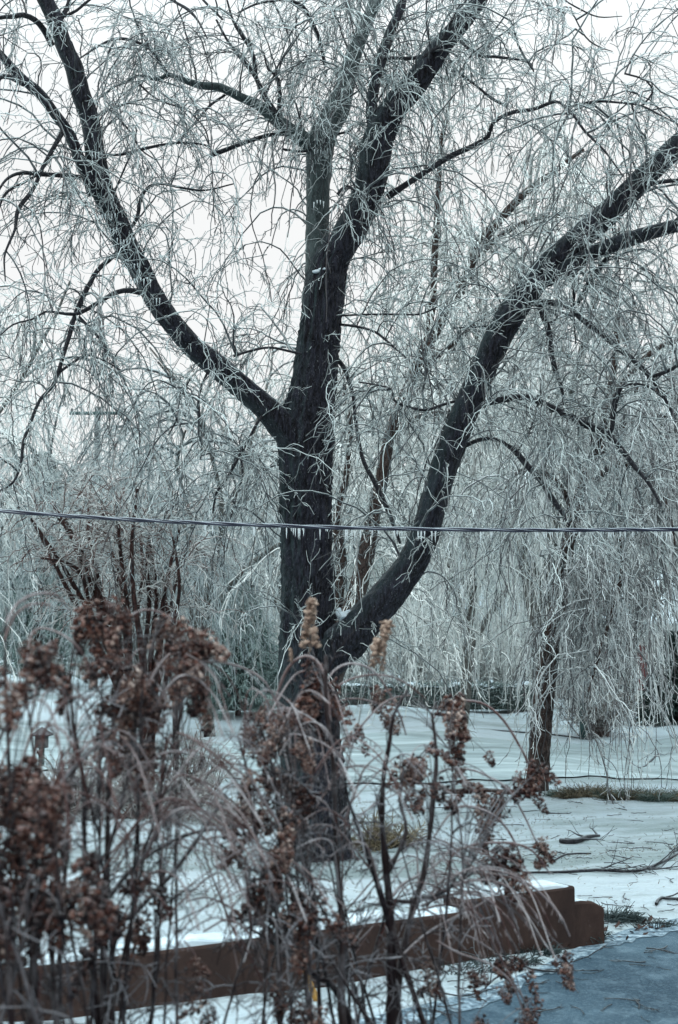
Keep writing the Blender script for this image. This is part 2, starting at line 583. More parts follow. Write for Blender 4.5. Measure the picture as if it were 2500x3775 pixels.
_wv = np.random.default_rng(3)
_K = [(_wv.normal(size=2) * s, _wv.uniform(0, 6), a) for s, a in ((0.25, 0.05), (0.5, 0.035), (1.1, 0.02), (2.2, 0.010), (4.0, 0.006)) for _ in range(4)]


def gz(x, y):
    x, y = np.asarray(x, float), np.asarray(y, float)
    h = np.zeros(np.broadcast(x, y).shape)
    for k, p, a in _K:
        h = h + a * np.sin(k[0] * x + k[1] * y * 1.3 + p)
    keep = sstep(drive_dist(x, y), 0.0, 1.6)
    h = h * keep * 0.95 + 0.03 * sstep(drive_dist(x, y), -0.1, 0.45)
    bank = 0.16 * sstep(x * -1, -2.2, 1.5) * sstep(y, 9.6, 10.6) * (1 - sstep(y, 12, 16)) * keep
    h = h + bank
    h = h + 0.22 * sstep(-x, 3.0, 9.0) * sstep(y, 18, 30)
    h = h + 0.030 * np.maximum(0, y - 53) + 0.0002 * np.maximum(0, y - 90) ** 2
    return h


xs = np.concatenate([np.linspace(-160, -14, 30)[:-1], np.arange(-14, 14, 0.16), np.linspace(14, 160, 30)])
ys = np.concatenate([np.linspace(-12, 5, 12)[:-1], np.arange(5, 30, 0.13), np.arange(30, 60, 0.5), np.linspace(60, 260, 60)])
X, Y = np.meshgrid(xs, ys)
Z = gz(X, Y)
idx = np.arange(X.size).reshape(X.shape)
q = np.stack([idx[:-1, :-1], idx[:-1, 1:], idx[1:, 1:], idx[1:, :-1]], -1)
g = Buf().add(np.stack([X, Y, Z], -1), quads=q).obj('ground', M['snow'])
g['kind'] = 'structure'


def sheet(name, edge_lo, edge_hi, xr, dx, ny, mt, lift):
    x = np.arange(xr[0], xr[1] + dx, dx)
    lo, hi = edge_lo(x), edge_hi(x)
    t = np.linspace(0, 1, ny)[:, None]
    Yv = lo[None] * (1 - t) + hi[None] * t
    Xv = np.repeat(x[None], ny, 0)
    Zv = gz(Xv, Yv) + lift
    i = np.arange(Xv.size).reshape(Xv.shape)
    qq = np.stack([i[:-1, :-1], i[:-1, 1:], i[1:, 1:], i[1:, :-1]], -1)
    o = Buf().add(np.stack([Xv, Yv, Zv], -1), quads=qq).obj(name, mt)
    o['kind'] = 'structure'
    return o


def wob(x, s, a):
    return a * (np.sin(x * s) + 0.6 * np.sin(x * s * 2.7 + 1) + 0.45 * np.sin(x * s * 6.1 + 2) + 0.3 * np.sin(x * s * 13.7 + 0.5))


sheet('driveway', lambda x: np.full_like(x, -10.0), lambda x: np.interp(x, DRV[::-1, 0], DRV[::-1, 1]) + wob(x, 2.2, 0.05) + wob(x + 3, 9.0, 0.018) - 0.05,
      (-8, 12), 0.05, 160, M['drive'], 0.004)
sheet('frost_verge', lambda x: np.interp(x, DRV[::-1, 0], DRV[::-1, 1]) - 0.30 + wob(x + 1, 3.1, 0.07) + wob(x, 11.0, 0.03), lambda x: np.interp(x, DRV[::-1, 0], DRV[::-1, 1]) + 0.02,
      (-8, 12), 0.03, 14, M['verge'], 0.009)
sheet('lane', lambda x: 24.2 + wob(x, 0.5, 0.25) + 0.12 * np.maximum(0, -x), lambda x: 34.0 + wob(x, 0.4, 0.6) + 0.3 * np.maximum(0, -x),
      (-60, 60), 0.25, 90, M['lane'], 0.03)

# ------------------------------------------------------------------ the big tree
ROOT = G(1170, 3075)
D0 = 16.0
tree = thing('weeping_tree', 'large dark-barked tree in the middle with thick forking limbs and iced twigs', 'tree', (ROOT[0], D0, 0.0))


def thick(buf, pts, rad, step=0.05, sides=40, ridge=0.05, seed=1, close=True, tone=0.5):
    """a heavy limb with real bark ridges"""
    p, r = smooth(pts, rad, step)
    n_ = len(p)
    T = norm(np.gradient(p, axis=0))
    A = norm(np.cross(T, np.array([0.1, 0.98, 0.05])))
    B = np.cross(T, A)
    ang = np.linspace(0, 2 * math.pi, sides, endpoint=False)
    s = np.concatenate([[0], np.cumsum(np.linalg.norm(np.diff(p, axis=0), axis=1))])
    gg = np.random.default_rng(seed)
    disp = np.zeros((n_, sides))
    for k in range(26):
        m_ = gg.integers(3, 19)
        fr = gg.uniform(0.5, 7)
        disp += np.sin(ang[None] * m_ + gg.uniform(0, 6) + s[:, None] * gg.uniform(-2, 2) + 1.1 * np.sin(s[:, None] * fr + gg.uniform(0, 6))) * 0.2
    for k in range(8):
        m_ = gg.integers(1, 4)
        disp += np.sin(ang[None] * m_ + gg.uniform(0, 6) + s[:, None] * gg.uniform(-3, 3)) * 0.35
    disp += gg.normal(size=disp.shape) * 0.55
    R = r[:, None] * (1 + ridge * disp)
    V = p[:, None] + R[..., None] * (A[:, None] * np.cos(ang)[None, :, None] + B[:, None] * np.sin(ang)[None, :, None])
    i = np.arange(n_ * sides).reshape(n_, sides)
    a, b = i[:-1], i[1:]
    qq = np.stack([a, np.roll(a, -1, 1), np.roll(b, -1, 1), b], -1)
    buf.add(V, quads=qq, tone=tone)
    if close:
        for row, c in ((i[0], p[0]), (i[-1], p[-1])):
            vv = np.vstack([V.reshape(-1, 3)[row], c[None]])
            k = np.arange(sides)
            buf.add(vv, tris=np.stack([k, (k + 1) % sides, np.full(sides, sides)], -1), tone=tone)
    return p, r


SKEL = []           # (points, radii, weight) the twigs grow from


def limb(name, tile, pts, d0, d1, mt='bark', sides=32, ridge=0.045, wgt=1.0, step=0.05, parent=None):
    p, r = trace(tile, pts, d0, d1)
    bf = Buf()
    pp, rr = thick(bf, p, r, step, sides, ridge, seed=len(SKEL) + 11)
    bf.obj(name, M[mt], parent or tree)
    SKEL.append((pp, rr, wgt))
    return pp, rr


# trunk: display-pixel trace
tr = [(735, 2010, 190), (732, 1970, 152), (730, 1890, 138), (726, 1780, 134), (720, 1680, 133), (718, 1580, 130), (712, 1480, 124), (711, 1400, 121), (709, 1300, 119), (707, 1200, 117), (707, 1100, 119), (706, 1030, 124),
      (712, 960, 118), (722, 900, 104), (730, 820, 99), (740, 740, 96), (748, 680, 98), (760, 620, 88), (785, 560, 76)]
limb('trunk', 'd', tr, D0, D0 - 0.05, sides=96, ridge=0.055, wgt=0.10, step=0.035)
limb('limb', 3, [(1480, 960, 100), (1400, 880, 150), (1320, 790, 150), (1235, 700, 125), (1120, 600, 112), (1000, 500, 108), (900, 420, 100), (820, 330, 95), (750, 240, 98), (690, 140, 100), (640, 40, 105), (590, -42, 110),
                 (540, -172, 108), (490, -272, 105), (460, -372, 100), (440, -472, 95), (425, -592, 85), (400, -692, 85), (370, -772, 85), (340, -892, 82), (300, -972, 80), (270, -1062, 78), (230, -1152, 78), (190, -1240, 76), (150, -1400, 70), (90, -1700, 55)], 15.95, 14.6, wgt=1.0)
limb('limb', 1, [(440, 900, 70), (410, 820, 62), (370, 740, 54), (320, 620, 54), (250, 520, 50), (180, 430, 50), (110, 370, 46), (50, 310, 42), (10, 260, 36), (-60, 200, 32), (-200, 120, 28), (-420, 90, 20)], 15.2, 14.3, wgt=1.0)
limb('limb', 'd', [(730, 1560, 70), (770, 1506, 104), (812, 1470, 92), (852, 1424, 84), (900, 1370, 76), (950, 1305, 68), (980, 1240, 64), (998, 1180, 62), (1018, 1110, 62), (1048, 1020, 62), (1084, 930, 62), (1118, 850, 63), (1158, 770, 66), (1206, 690, 66),
                   (1268, 615, 62), (1340, 548, 60), (1420, 478, 58), (1500, 400, 54), (1575, 330, 50), (1680, 230, 44), (1800, 90, 36), (1900, -100, 25)], 15.95, 14.7, wgt=1.2)
limb('limb', 'd', [(742, 700, 70), (735, 640, 62), (734, 560, 58), (735, 480, 58), (737, 400, 60), (742, 330, 66), (758, 290, 62), (782, 245, 58), (800, 190, 46), (820, 120, 38), (850, 50, 30), (880, -40, 26), (910, -200, 20)], 16.1, 16.8, mt='grey_bark', wgt=0.8)
limb('limb', 'd', [(770, 610, 66), (800, 548, 74), (832, 490, 72), (858, 420, 70), (872, 340, 72), (890, 290, 68), (915, 245, 62), (962, 190, 60), (1018, 110, 50), (1070, 50, 42), (1110, 0, 34), (1150, -80, 28), (1220, -240, 20)], 15.95, 15.3, wgt=1.3)
limb('limb', 'd', [(878, 330, 40), (860, 260, 30), (868, 190, 26), (884, 130, 28), (905, 70, 24), (935, -10, 18), (960, -160, 12)], 15.7, 15.9, wgt=1.3, sides=20)
limb('limb', 1, [(1450, 680, 80), (1400, 640, 80), (1340, 600, 68), (1270, 550, 62), (1200, 490, 52), (1110, 450, 42), (1020, 405, 38), (930, 395, 36), (850, 370, 28), (780, 345, 22), (730, 365, 16), (640, 350, 13), (590, 378, 12), (530, 400, 10), (470, 450, 8)], 16.3, 15.2, mt='grey_bark', wgt=1.2, sides=20)
limb('limb', 4, [(-190, 370, 20), (-60, 440, 22), (10, 490, 22), (45, 570, 18), (65, 640, 16), (80, 780, 16), (110, 930, 18), (160, 1030, 21), (200, 1110, 22), (235, 1190, 20), (262, 1260, 16), (282, 1320, 12)], 16.2, 15.6, mt='branch', sides=12, wgt=0.6)
limb('limb', 'd', [(1180, 720, 40), (1215, 668, 40), (1290, 632, 38), (1370, 585, 36), (1460, 552, 34), (1570, 520, 30), (1750, 480, 24), (1950, 470, 16)], 15.4, 14.2, mt='bark', sides=20, wgt=1.2)

BR = [
    (1, [(240, 210, 32), (200, 135, 30), (160, 92, 28), (110, 70, 26), (50, 78, 22), (0, 82, 18), (-100, 120, 12)], 15, 14.2),
    (1, [(110, 390, 26), (40, 355, 22), (0, 360, 20), (-100, 420, 14)], 14.6, 14),
    (1, [(275, 95, 26), (310, 40, 22), (325, -20, 20), (340, -150, 14)], 14.8, 14.8),
    (1, [(300, 75, 15), (355, 48, 14), (420, -5, 12), (520, -60, 8)], 14.8, 14.5),
    (1, [(375, 820, 24), (270, 810, 22), (180, 805, 22), (100, 800, 18), (40, 822, 15), (0, 870, 12), (-40, 960, 8)], 15.1, 14.4),
    (1, [(180, 805, 14), (100, 850, 13), (30, 890, 12), (0, 950, 10), (-40, 1050, 6)], 14.7, 14.3),
    (1, [(290, 610, 26), (250, 680, 22), (200, 770, 20), (150, 880, 20), (85, 970, 22), (70, 1060, 14), (40, 1130, 12), (20, 1192, 10), (25, 1300, 6)], 14.9, 14.3),
    (1, [(495, 715, 13), (560, 715, 13), (660, 690, 15), (760, 668, 13), (860, 660, 11), (960, 675, 10), (985, 720, 8)], 15.1, 15.4),
    (1, [(1380, 640, 20), (1320, 622, 18), (1270, 620, 18), (1190, 640, 20), (1100, 672, 21), (1040, 695, 24), (982, 716, 26)], 16.2, 15.8),
    (1, [(820, 660, 10), (900, 570, 12), (970, 490, 13), (1040, 440, 13)], 15.6, 15.9),
    (1, [(780, 345, 14), (740, 290, 16), (700, 230, 15), (620, 190, 15), (550, 178, 15), (490, 195, 12), (430, 230, 10), (370, 270, 7)], 15.6, 15.0),
    (1, [(1285, 535, 30), (1220, 440, 28), (1185, 360, 22), (1140, 300, 20), (1060, 200, 13), (1000, 90, 10)], 16.0, 15.6),
    (1, [(1185, 360, 20), (1175, 270, 20), (1150, 210, 18), (1125, 170, 22), (1080, 100, 13), (1050, 0, 9)], 15.9, 15.6),
    (1, [(1290, 510, 18), (1290, 370, 14), (1240, 320, 10), (1220, 240, 7)], 15.9, 15.7),
    (1, [(750, -25, 12), (820, 15, 13), (870, 45, 15), (915, 95, 9), (960, 180, 6)], 15.6, 15.3),
    (1, [(900, -60, 10), (940, 0, 12), (990, 50, 13), (1030, 90, 10)], 15.6, 15.4),
    (1, [(1100, 60, 8), (1180, 20, 11), (1260, 5, 12), (1330, 0, 13), (1400, 30, 20), (1440, 100, 22), (1480, 190, 18), (1500, 300, 14)], 15.5, 16.4),
    (2, [(190, 268, 22), (240, 268, 18), (350, 268, 18), (430, 240, 14)], 15.7, 15.5),
    (2, [(325, 385, 22), (350, 330, 20), (400, 260, 22), (460, 215, 18), (500, 140, 12), (560, 20, 10)], 15.6, 15.2),
    (2, [(560, 190, 14), (640, 255, 14), (720, 262, 14), (870, 285, 12), (900, 330, 8)], 15.4, 14.9),
    (2, [(225, 910, 32), (330, 840, 28), (430, 775, 27), (520, 720, 27), (610, 680, 25), (690, 630, 20), (712, 568, 18), (800, 520, 20), (900, 505, 18), (1000, 470, 15), (1040, 490, 14), (1090, 540, 13), (1140, 610, 12), (1230, 700, 10), (1310, 810, 7)], 15.9, 14.3),
    (2, [(1060, 497, 12), (1180, 470, 12), (1300, 475, 10), (1400, 490, 10), (1500, 540, 8), (1620, 600, 6)], 14.8, 14.2),
    (2, [(560, 340, 12), (640, 400, 11), (700, 450, 14), (780, 495, 12)], 15.4, 15.1),
    (2, [(1320, 340, 9), (1420, 372, 9), (1448, 430, 9), (1400, 490, 8)], 14.3, 14.5),
    (2, [(1040, 0, 7), (1110, 40, 8), (1200, 78, 7), (1310, 75, 4)], 15.0, 14.8),
    (2, [(1080, 60, 7), (1140, 170, 8), (1200, 215, 7), (1265, 238, 4)], 15.0, 14.8),
    (2, [(1360, 885, 22), (1450, 850, 22), (1568, 835, 20), (1700, 850, 16), (1850, 920, 10)], 14.9, 14.2),
    (4, [(1100, 215, 22), (1140, 150, 24), (1190, 70, 24), (1240, 0, 22), (1290, -80, 18), (1350, -120, 12)], 15.2, 14.8),
    (4, [(870, 205, 44), (920, 205, 36), (980, 207, 32), (1060, 222, 28), (1110, 270, 28), (1200, 340, 29), (1290, 415, 28), (1370, 480, 26), (1430, 540, 22), (1500, 640, 16), (1560, 760, 12)], 15.4, 14.4),
    (4, [(1430, 555, 20), (1480, 540, 18), (1540, 515, 18), (1620, 460, 14)], 14.6, 14.2),
    (4, [(1075, -60, 20), (1083, 20, 20), (1088, 150, 15), (1085, 250, 10), (1095, 400, 6)], 15.2, 14.9),
    (4, [(925, 215, 30), (945, 270, 28), (970, 340, 28), (985, 450, 26), (1005, 535, 22), (1030, 600, 16), (1040, 680, 10)], 15.2, 14.9),
    (4, [(945, 235, 10), (1010, 268, 12), (985, 300, 8)], 15.2, 15.0),
    (4, [(600, 700, 40), (650, 685, 36), (700, 668, 34), (790, 650, 34), (870, 645, 34), (960, 680, 31), (1060, 730, 34), (1160, 780, 38), (1240, 820, 36), (1300, 880, 28), (1370, 970, 22), (1430, 1040, 18), (1490, 1150, 12)], 15.5, 14.3),
    (4, [(1240, 820, 26), (1262, 790, 20), (1270, 700, 26), (1285, 640, 26), (1305, 600, 18), (1340, 585, 12), (1420, 590, 10), (1500, 650, 8)], 14.6, 14.2),
    (4, [(560, 880, 26), (600, 862, 22), (640, 845, 22), (700, 835, 20), (760, 855, 20), (810, 890, 28), (870, 960, 30), (940, 1040, 27), (990, 1120, 26), (1040, 1190, 20), (1075, 1260, 14)], 15.6, 14.8),
    (4, [(830, 890, 8), (860, 840, 9), (890, 780, 10), (915, 690, 9), (940, 600, 7)], 15.2, 15.0),
    (4, [(590, 650, 16), (570, 655, 13), (480, 680, 13), (400, 705, 14), (320, 690, 12), (255, 660, 12), (245, 610, 9), (180, 590, 8), (90, 575, 8)], 15.5, 15.0),
    (4, [(-30, 305, 14), (20, 310, 12), (90, 320, 12), (170, 345, 12), (250, 410, 11), (330, 480, 9), (400, 550, 8), (450, 610, 6)], 16.0, 15.3),
    (4, [(-60, 275, 10), (40, 266, 9), (160, 262, 9), (280, 262, 9), (370, 262, 9), (440, 235, 8), (500, 200, 5)], 16.0, 15.4),
    (4, [(520, 325, 8), (600, 322, 8), (700, 315, 9)], 15.4, 15.5),
    (3, [(650, 160, 30), (600, 152, 26), (540, 160, 24), (450, 210, 20), (400, 240, 20), (345, 262, 18), (270, 255, 14), (210, 250, 11), (150, 285, 10), (60, 310, 8), (-20, 380, 6)], 15.3, 14.6),
    (3, [(560, -40, 24), (500, 15, 22), (450, 60, 22), (390, 170, 22), (350, 260, 22), (325, 350, 20), (300, 430, 19), (270, 530, 19), (240, 600, 18), (190, 650, 16), (150, 740, 16), (110, 850, 16), (95, 960, 14), (60, 1040, 11), (0, 1080, 9)], 15.2, 14.4),
    (3, [(370, 275, 12), (440, 350, 12), (475, 400, 10), (490, 460, 6)], 14.9, 14.7),
    (3, [(275, 530, 14), (330, 490, 13), (400, 450, 12), (470, 470, 8), (560, 520, 6)], 14.8, 14.7),
    (3, [(960, 530, 12), (930, 600, 11), (920, 660, 11), (925, 760, 11), (935, 850, 9), (928, 930, 7)], 15.5, 15.2),
    (3, [(880, 560, 9), (830, 660, 10), (820, 740, 9), (780, 820, 7)], 15.4, 15.2),
    (3, [(1215, 730, 16), (1190, 765, 14), (1150, 840, 14), (1110, 910, 14), (1050, 1020, 13), (1000, 1090, 12), (985, 1180, 8)], 15.7, 15.3),
    (3, [(1110, 910, 10), (1122, 1000, 9), (1100, 1080, 7), (1070, 1200, 5)], 15.5, 15.4),
    (3, [(1440, 455, 14), (1350, 435, 12), (1250, 415, 12), (1160, 430, 12), (1080, 456, 10)], 15.8, 15.6),
    (1, [(600, 1060, 16), (635, 1005, 18), (650, 920, 18), (690, 862, 16), (750, 850, 12), (850, 870, 12), (950, 880, 10), (1080, 850, 7)], 15.1, 15.3),
    (1, [(440, 560, 12), (480, 515, 12), (520, 515, 11), (560, 560, 10), (610, 620, 9), (650, 690, 8), (720, 740, 6)], 15.0, 15.2),
    (1, [(640, 385, 9), (700, 440, 9), (760, 475, 9), (850, 500, 8), (900, 540, 7), (950, 600, 7), (970, 680, 6)], 15.4, 15.5),
    (2, [(-260, 690, 12), (-150, 700, 10), (-60, 640, 10), (60, 600, 10)], 16.2, 15.9),
    (1, [(1560, 900, 14), (1600, 860, 13), (1660, 900, 11), (1700, 1000, 9), (1690, 1100, 6)], 15.6, 15.4),
]
for t_, pts, a, b_ in BR:
    limb('branch', t_, pts, a, b_, 'branch', 10, 0.05, 1.0, 0.06)


GAPS = []
for gx_, gy_, rx_, ry_ in ((1480, 100, 190, 150), (20, 620, 120, 110), (600, 440, 120, 110), (960, 520, 80, 90), (430, 60, 90, 70), (640, 590, 60, 70), (420, 560, 50, 60), (690, 500, 50, 160), (800, 460, 28, 110), (712, 1300, 70, 190), (725, 900, 60, 170), (740, 660, 40, 60), (735, 480, 34, 130), (1010, 1120, 40, 110), (850, 1400, 60, 50), (80, 260, 60, 50), (540, 380, 60, 50), (250, 250, 60, 60), (560, 230, 60, 40)):
    c_ = P(gx_ * 1.5944, gy_ * 1.5944, 15.4)
    GAPS.append((c_[0], c_[2], rx_ * 1.5944 / F * 15.4, ry_ * 1.5944 / F * 15.4))


def thin_gaps(s, gl, keep_p=0.12):
    ok = np.ones(len(s), bool)
    for a, b, c, d in gl:
        ins = ((s[:, 0] - a) / c) ** 2 + ((s[:, 2] - b) / d) ** 2 < 1
        ok &= ~ins | (RNG.uniform(size=len(s)) < keep_p)
    return ok


def crown_from(skel, n2, n3, m3, m4, l2=(1.0, 2.6), l3=(0.35, 1.1), l4=(0.10, 0.32), r2=0.0125, r3=0.0088, r4=0.0058, mt='twig', parent=None, up2=0.5, grav2=0.20, grav3=0.22, name='crown', rmin=0.0, bias2=None, K2=11, K3=8, t2=0.25, t3=0.5, t4=0.75, avoid=True, gaps=None):
    bf = Buf()
    segs, wts = [], []
    for p, r, wg in skel:
        a, b = p[:-1], p[1:]
        L = np.linalg.norm(b - a, axis=1) * wg
        segs.append(np.concatenate([a, b, r[:-1, None]], 1))
        wts.append(L)
    segs, wts = np.concatenate(segs), np.concatenate(wts)
    if avoid:
        wts = wts * (segs[:, 2] > 1.9)
    cw = np.cumsum(wts) / wts.sum()

    def pick(n, up, along=0.35):
        i = np.minimum(np.searchsorted(cw, RNG.uniform(size=n)), len(segs) - 1)
        f = RNG.uniform(size=(n, 1))
        a, b = segs[i, :3], segs[i, 3:6]
        s = a * (1 - f) + b * f
        T = norm(b - a)
        rnd = norm(RNG.normal(size=(n, 3)))
        pr = norm(rnd - T * (rnd * T).sum(-1, keepdims=True))
        s = s + pr * (segs[i, 6:7] * 0.8)
        d = T * along + pr * 0.8 + np.array([0, 0, up])
        if bias2 is not None:
            d = d + np.array(bias2)
        return s, norm(d)
    s, d = pick(n2, up2)
    P2, R2 = chains(s, d, RNG.uniform(*l2, n2), K2, RNG.uniform(0.8, 1.5, n2) * r2, r3 * 0.9, RNG.uniform(0.5, 1.4, n2) * grav2, 0.14, 0.20)
    bf.tubes(P2, R2, 4, RNG.uniform(-0.15, 0.15, n2) + t2)
    s3, d3 = spawn(P2, m3, 0.15, 1.0, 0.8, 0.65, 0.0)
    sa, da = pick(n3, 0.15)
    s3, d3 = np.vstack([s3, sa]), np.vstack([d3, da])
    if gaps:
        k_ = thin_gaps(s3 + np.array([0, 0, -0.3]), gaps)
        s3, d3 = s3[k_], d3[k_]
    n = len(s3)
    P3, R3 = chains(s3, d3, RNG.uniform(*l3, n) * RNG.uniform(0.5, 1.3, n), K3, r3, r4, RNG.uniform(0.3, 1.6, n) * grav3, 0.16, 0.30)
    bf.tubes(P3, R3, 3, np.where(RNG.uniform(size=n) < 0.35, -0.25, RNG.uniform(-0.2, 0.35, n) + t3))
    s4, d4 = spawn(P3, m4, 0.1, 1.0, 0.9, 0.7, -0.15)
    n = len(s4)
    ll4 = l4[0] + (l4[1] - l4[0]) * RNG.uniform(0, 1, n) ** 2
    P4, R4 = chains(s4, d4, ll4, 4, r4, r4 * 0.8, RNG.uniform(-0.2, 0.3, n), 0.24, 0.22)
    bf.tubes(P4, R4, 3, np.where(RNG.uniform(size=n) < 0.25, -0.1, RNG.uniform(-0.25, 0.3, n) + t4))
    o = bf.obj(name, M[mt], parent)
    return o, P2, P3


crown_from(SKEL, 430, 900, 6, 10, parent=tree, l2=(0.7, 2.2), l3=(0.3, 1.15), l4=(0.03, 0.30), grav3=0.15, r2=0.0095, r3=0.0060, r4=0.0038, t2=0.05, t3=0.28, t4=0.5, gaps=GAPS)

# extra hanging curtains of twigs round the fork of the middle stems
cs = [s for s in SKEL[4:7]]
hi = [(p[p[:, 2] > 6.2], r[p[:, 2] > 6.2], 1.0) for p, r, w_ in cs if (p[:, 2] > 6.2).sum() > 3]
crown_from(hi, 70, 180, 7, 9, parent=tree, up2=0.6, grav2=0.32, grav3=0.35, l2=(0.5, 1.5), l3=(0.3, 1.0), l4=(0.03, 0.25), r2=0.0095, r3=0.0062, r4=0.0040, t2=0.1, t3=0.35, t4=0.55, gaps=GAPS)

# snow lying in the crotches
for (x, y, d, r, fl) in ((1268, 2270, 15.80, 0.075, (1.1, 1.1, 0.7)), (1292, 2256, 15.80, 0.055, (1.4, 1.1, 0.5)), (1248, 2258, 15.82, 0.05, (0.7, 1.1, 1.0)), (1170, 1000, 15.77, 0.040, (1.5, 0.7, 0.55)), (1188, 992, 15.75, 0.032, (1.3, 0.7, 0.6))):
    v, f_ = blob(P(x, y, d), r, 2, 0.15, fl, seed=int(x))
    Buf().add(v, tris=f_).obj('snow_patch', M['snow_lump'], tree)

# short icicles in rows under the left limb and its neighbours
ib = Buf().tubes(np.array([[(0, 0, 0), (0, 0, -0.5), (0, 0, -1)]]), np.array([[0.16, 0.1, 0.015]]) , 6, 0.9)
ice_me = ib.mesh('icicle', M['ice'])


def icicle(pos, L, parent, wd=0.05):
    o = bpy.data.objects.new('icicle', ice_me)
    C.collection.objects.link(o)
    o.parent = parent
    pl = np.array(parent.location)
    o.location = tuple(np.asarray(pos) - pl)
    o.scale = (wd, wd, L)
    return o


for (tile, x, y, n_i, d) in ((1, 500, 990, 6, 14.92), (1, 515, 1050, 5, 14.95), (1, 585, 1105, 6, 15.0), (3, 655, 95, 7, 15.05), (3, 620, 30, 4, 15.05), (3, 730, 185, 3, 15.1), (1, 455, 700, 4, 14.8), (1, 1490, 690, 5, 16.0), (2, 110, 1090, 3, 15.6), (1, 1480, 930, 4, 15.9)):
    ox, oy, s_ = TILE[tile]
    for k in range(n_i):
        icicle(P(ox + (x + k * 15 - n_i * 7) * s_, oy + (y + random.Random(x + k).uniform(-5, 5)) * s_, d), 0.05 + 0.05 * random.Random(k + x).random(), tree, 0.055)

# ------------------------------------------------------------------ other trees
def weeping(seed, h, spread, bark='far_bark', tw='far_twig', r3=0.012, r4=0.0078, n_limb=7, m2=9, m3=10, m4=7, tones=(-0.1, 0.5, 0.75), hang=1.35, trunk_h=0.3):
    """returns (trunk mesh, crown mesh) of one ice-laden drooping tree standing at the origin"""
    global RNG
    keep, RNG = RNG, np.random.default_rng(seed)
    tb, cb = Buf(), Buf()
    lean = RNG.normal(size=2) * 0.05
    th = h * trunk_h
    tp = np.array([[lean[0] * z * 1.2 + 0.05 * math.sin(z), lean[1] * z, z] for z in np.linspace(-0.2, th, 6)])
    thick(tb, tp, np.linspace(0.015 * h, 0.011 * h, 6), 0.25, 14, 0.05, seed)
    top = tp[-1]
    az = np.arange(n_limb) * 2 * math.pi / n_limb + RNG.uniform(0, 0.8, n_limb)
    el = RNG.uniform(0.9, 1.35, n_limb)
    dr = np.stack([np.cos(az) * np.cos(el), np.sin(az) * np.cos(el), np.sin(el)], -1)
    st = top[None] - np.array([0, 0, 1.0]) * RNG.uniform(0, th * 0.45, n_limb)[:, None]
    L = RNG.uniform(0.62, 0.85, n_limb) * h
    P1, R1 = chains(st, dr, L, 9, 0.0085 * h, 0.0025 * h, spread, 0.09, 0.04)
    for k in range(n_limb):
        tb.tubes(P1[k:k + 1], R1[k:k + 1], 8, 0.5)
    s, d = spawn(P1, m2, 0.2, 1.0, 0.6, 0.8, 0.45)
    n = len(s)
    P2, R2 = chains(s, d, RNG.uniform(0.16, 0.38, n) * h, 7, 0.0042 * h, r3 * 1.2, 0.30, 0.12, 0.05)
    cb.tubes(P2, R2, 4, RNG.uniform(-0.2, 0.1, n) + tones[0])
    s, d = spawn(P2, m3, 0.1, 1.0, 0.5, 0.5, 0.0)
    n = len(s)
    P3, R3 = chains(s, d, RNG.uniform(0.07, 0.32, n) * h * hang, 8, r3, r4, 0.42, 0.12, 0.06)
    P3[:, :, 2] = np.maximum(P3[:, :, 2], 0.35 + 0.3 * RNG.uniform(size=(n, 1)))
    cb.tubes(P3, R3, 3, RNG.uniform(-0.3, 0.25, n) + tones[1])
    s, d = spawn(P3, m4, 0.05, 1.0, 0.7, 0.6, 0.0)
    n = len(s)
    P4, R4 = chains(s, d, RNG.uniform(0.15, 0.5, n), 3, r4, r4 * 0.7, 0.22, 0.2, 0.12)
    cb.tubes(P4, R4, 3, RNG.uniform(-0.3, 0.3, n) + tones[2])
    RNG = keep
    return tb.mesh('trunk', M[bark]), cb.mesh('crown', M[tw])


def plant_tree(meshes, name, label, x, y, rot=0.0, sc=1.0, group=None, cat='tree'):
    t = thing(name, label, cat, (x, y, float(gz(x, y))), group)
    t.rotation_euler = (0, 0, rot)
    t.scale = (sc, sc, sc)
    for nm, me in zip(('trunk', 'crown'), meshes):
        o = bpy.data.objects.new(nm, me)
        C.collection.objects.link(o)
        o.parent = t
    return t


def at(px, d):
    return (px - 1250) / F * d, d


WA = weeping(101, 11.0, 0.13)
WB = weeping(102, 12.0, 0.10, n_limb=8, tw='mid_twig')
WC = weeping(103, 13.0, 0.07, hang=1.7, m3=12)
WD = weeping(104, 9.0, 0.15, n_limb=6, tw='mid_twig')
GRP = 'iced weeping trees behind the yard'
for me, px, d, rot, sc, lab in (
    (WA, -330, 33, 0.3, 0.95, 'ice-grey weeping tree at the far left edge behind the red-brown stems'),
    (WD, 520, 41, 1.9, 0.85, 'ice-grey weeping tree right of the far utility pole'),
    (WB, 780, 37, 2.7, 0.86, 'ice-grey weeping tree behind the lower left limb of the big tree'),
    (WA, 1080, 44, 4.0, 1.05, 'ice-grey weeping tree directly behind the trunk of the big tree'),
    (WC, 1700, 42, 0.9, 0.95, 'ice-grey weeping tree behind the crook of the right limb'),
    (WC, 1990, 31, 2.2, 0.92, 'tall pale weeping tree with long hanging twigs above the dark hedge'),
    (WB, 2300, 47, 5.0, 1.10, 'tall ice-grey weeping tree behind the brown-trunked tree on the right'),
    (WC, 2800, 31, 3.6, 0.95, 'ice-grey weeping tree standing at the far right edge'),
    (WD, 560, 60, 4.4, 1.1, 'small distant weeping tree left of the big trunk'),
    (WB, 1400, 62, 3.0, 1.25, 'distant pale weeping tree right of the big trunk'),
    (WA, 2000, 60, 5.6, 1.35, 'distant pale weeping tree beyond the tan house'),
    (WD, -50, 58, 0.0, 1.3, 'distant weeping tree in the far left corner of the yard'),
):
    x_, y_ = at(px, d)
    plant_tree(me, 'weeping_tree', lab, x_, y_, rot, sc, GRP)

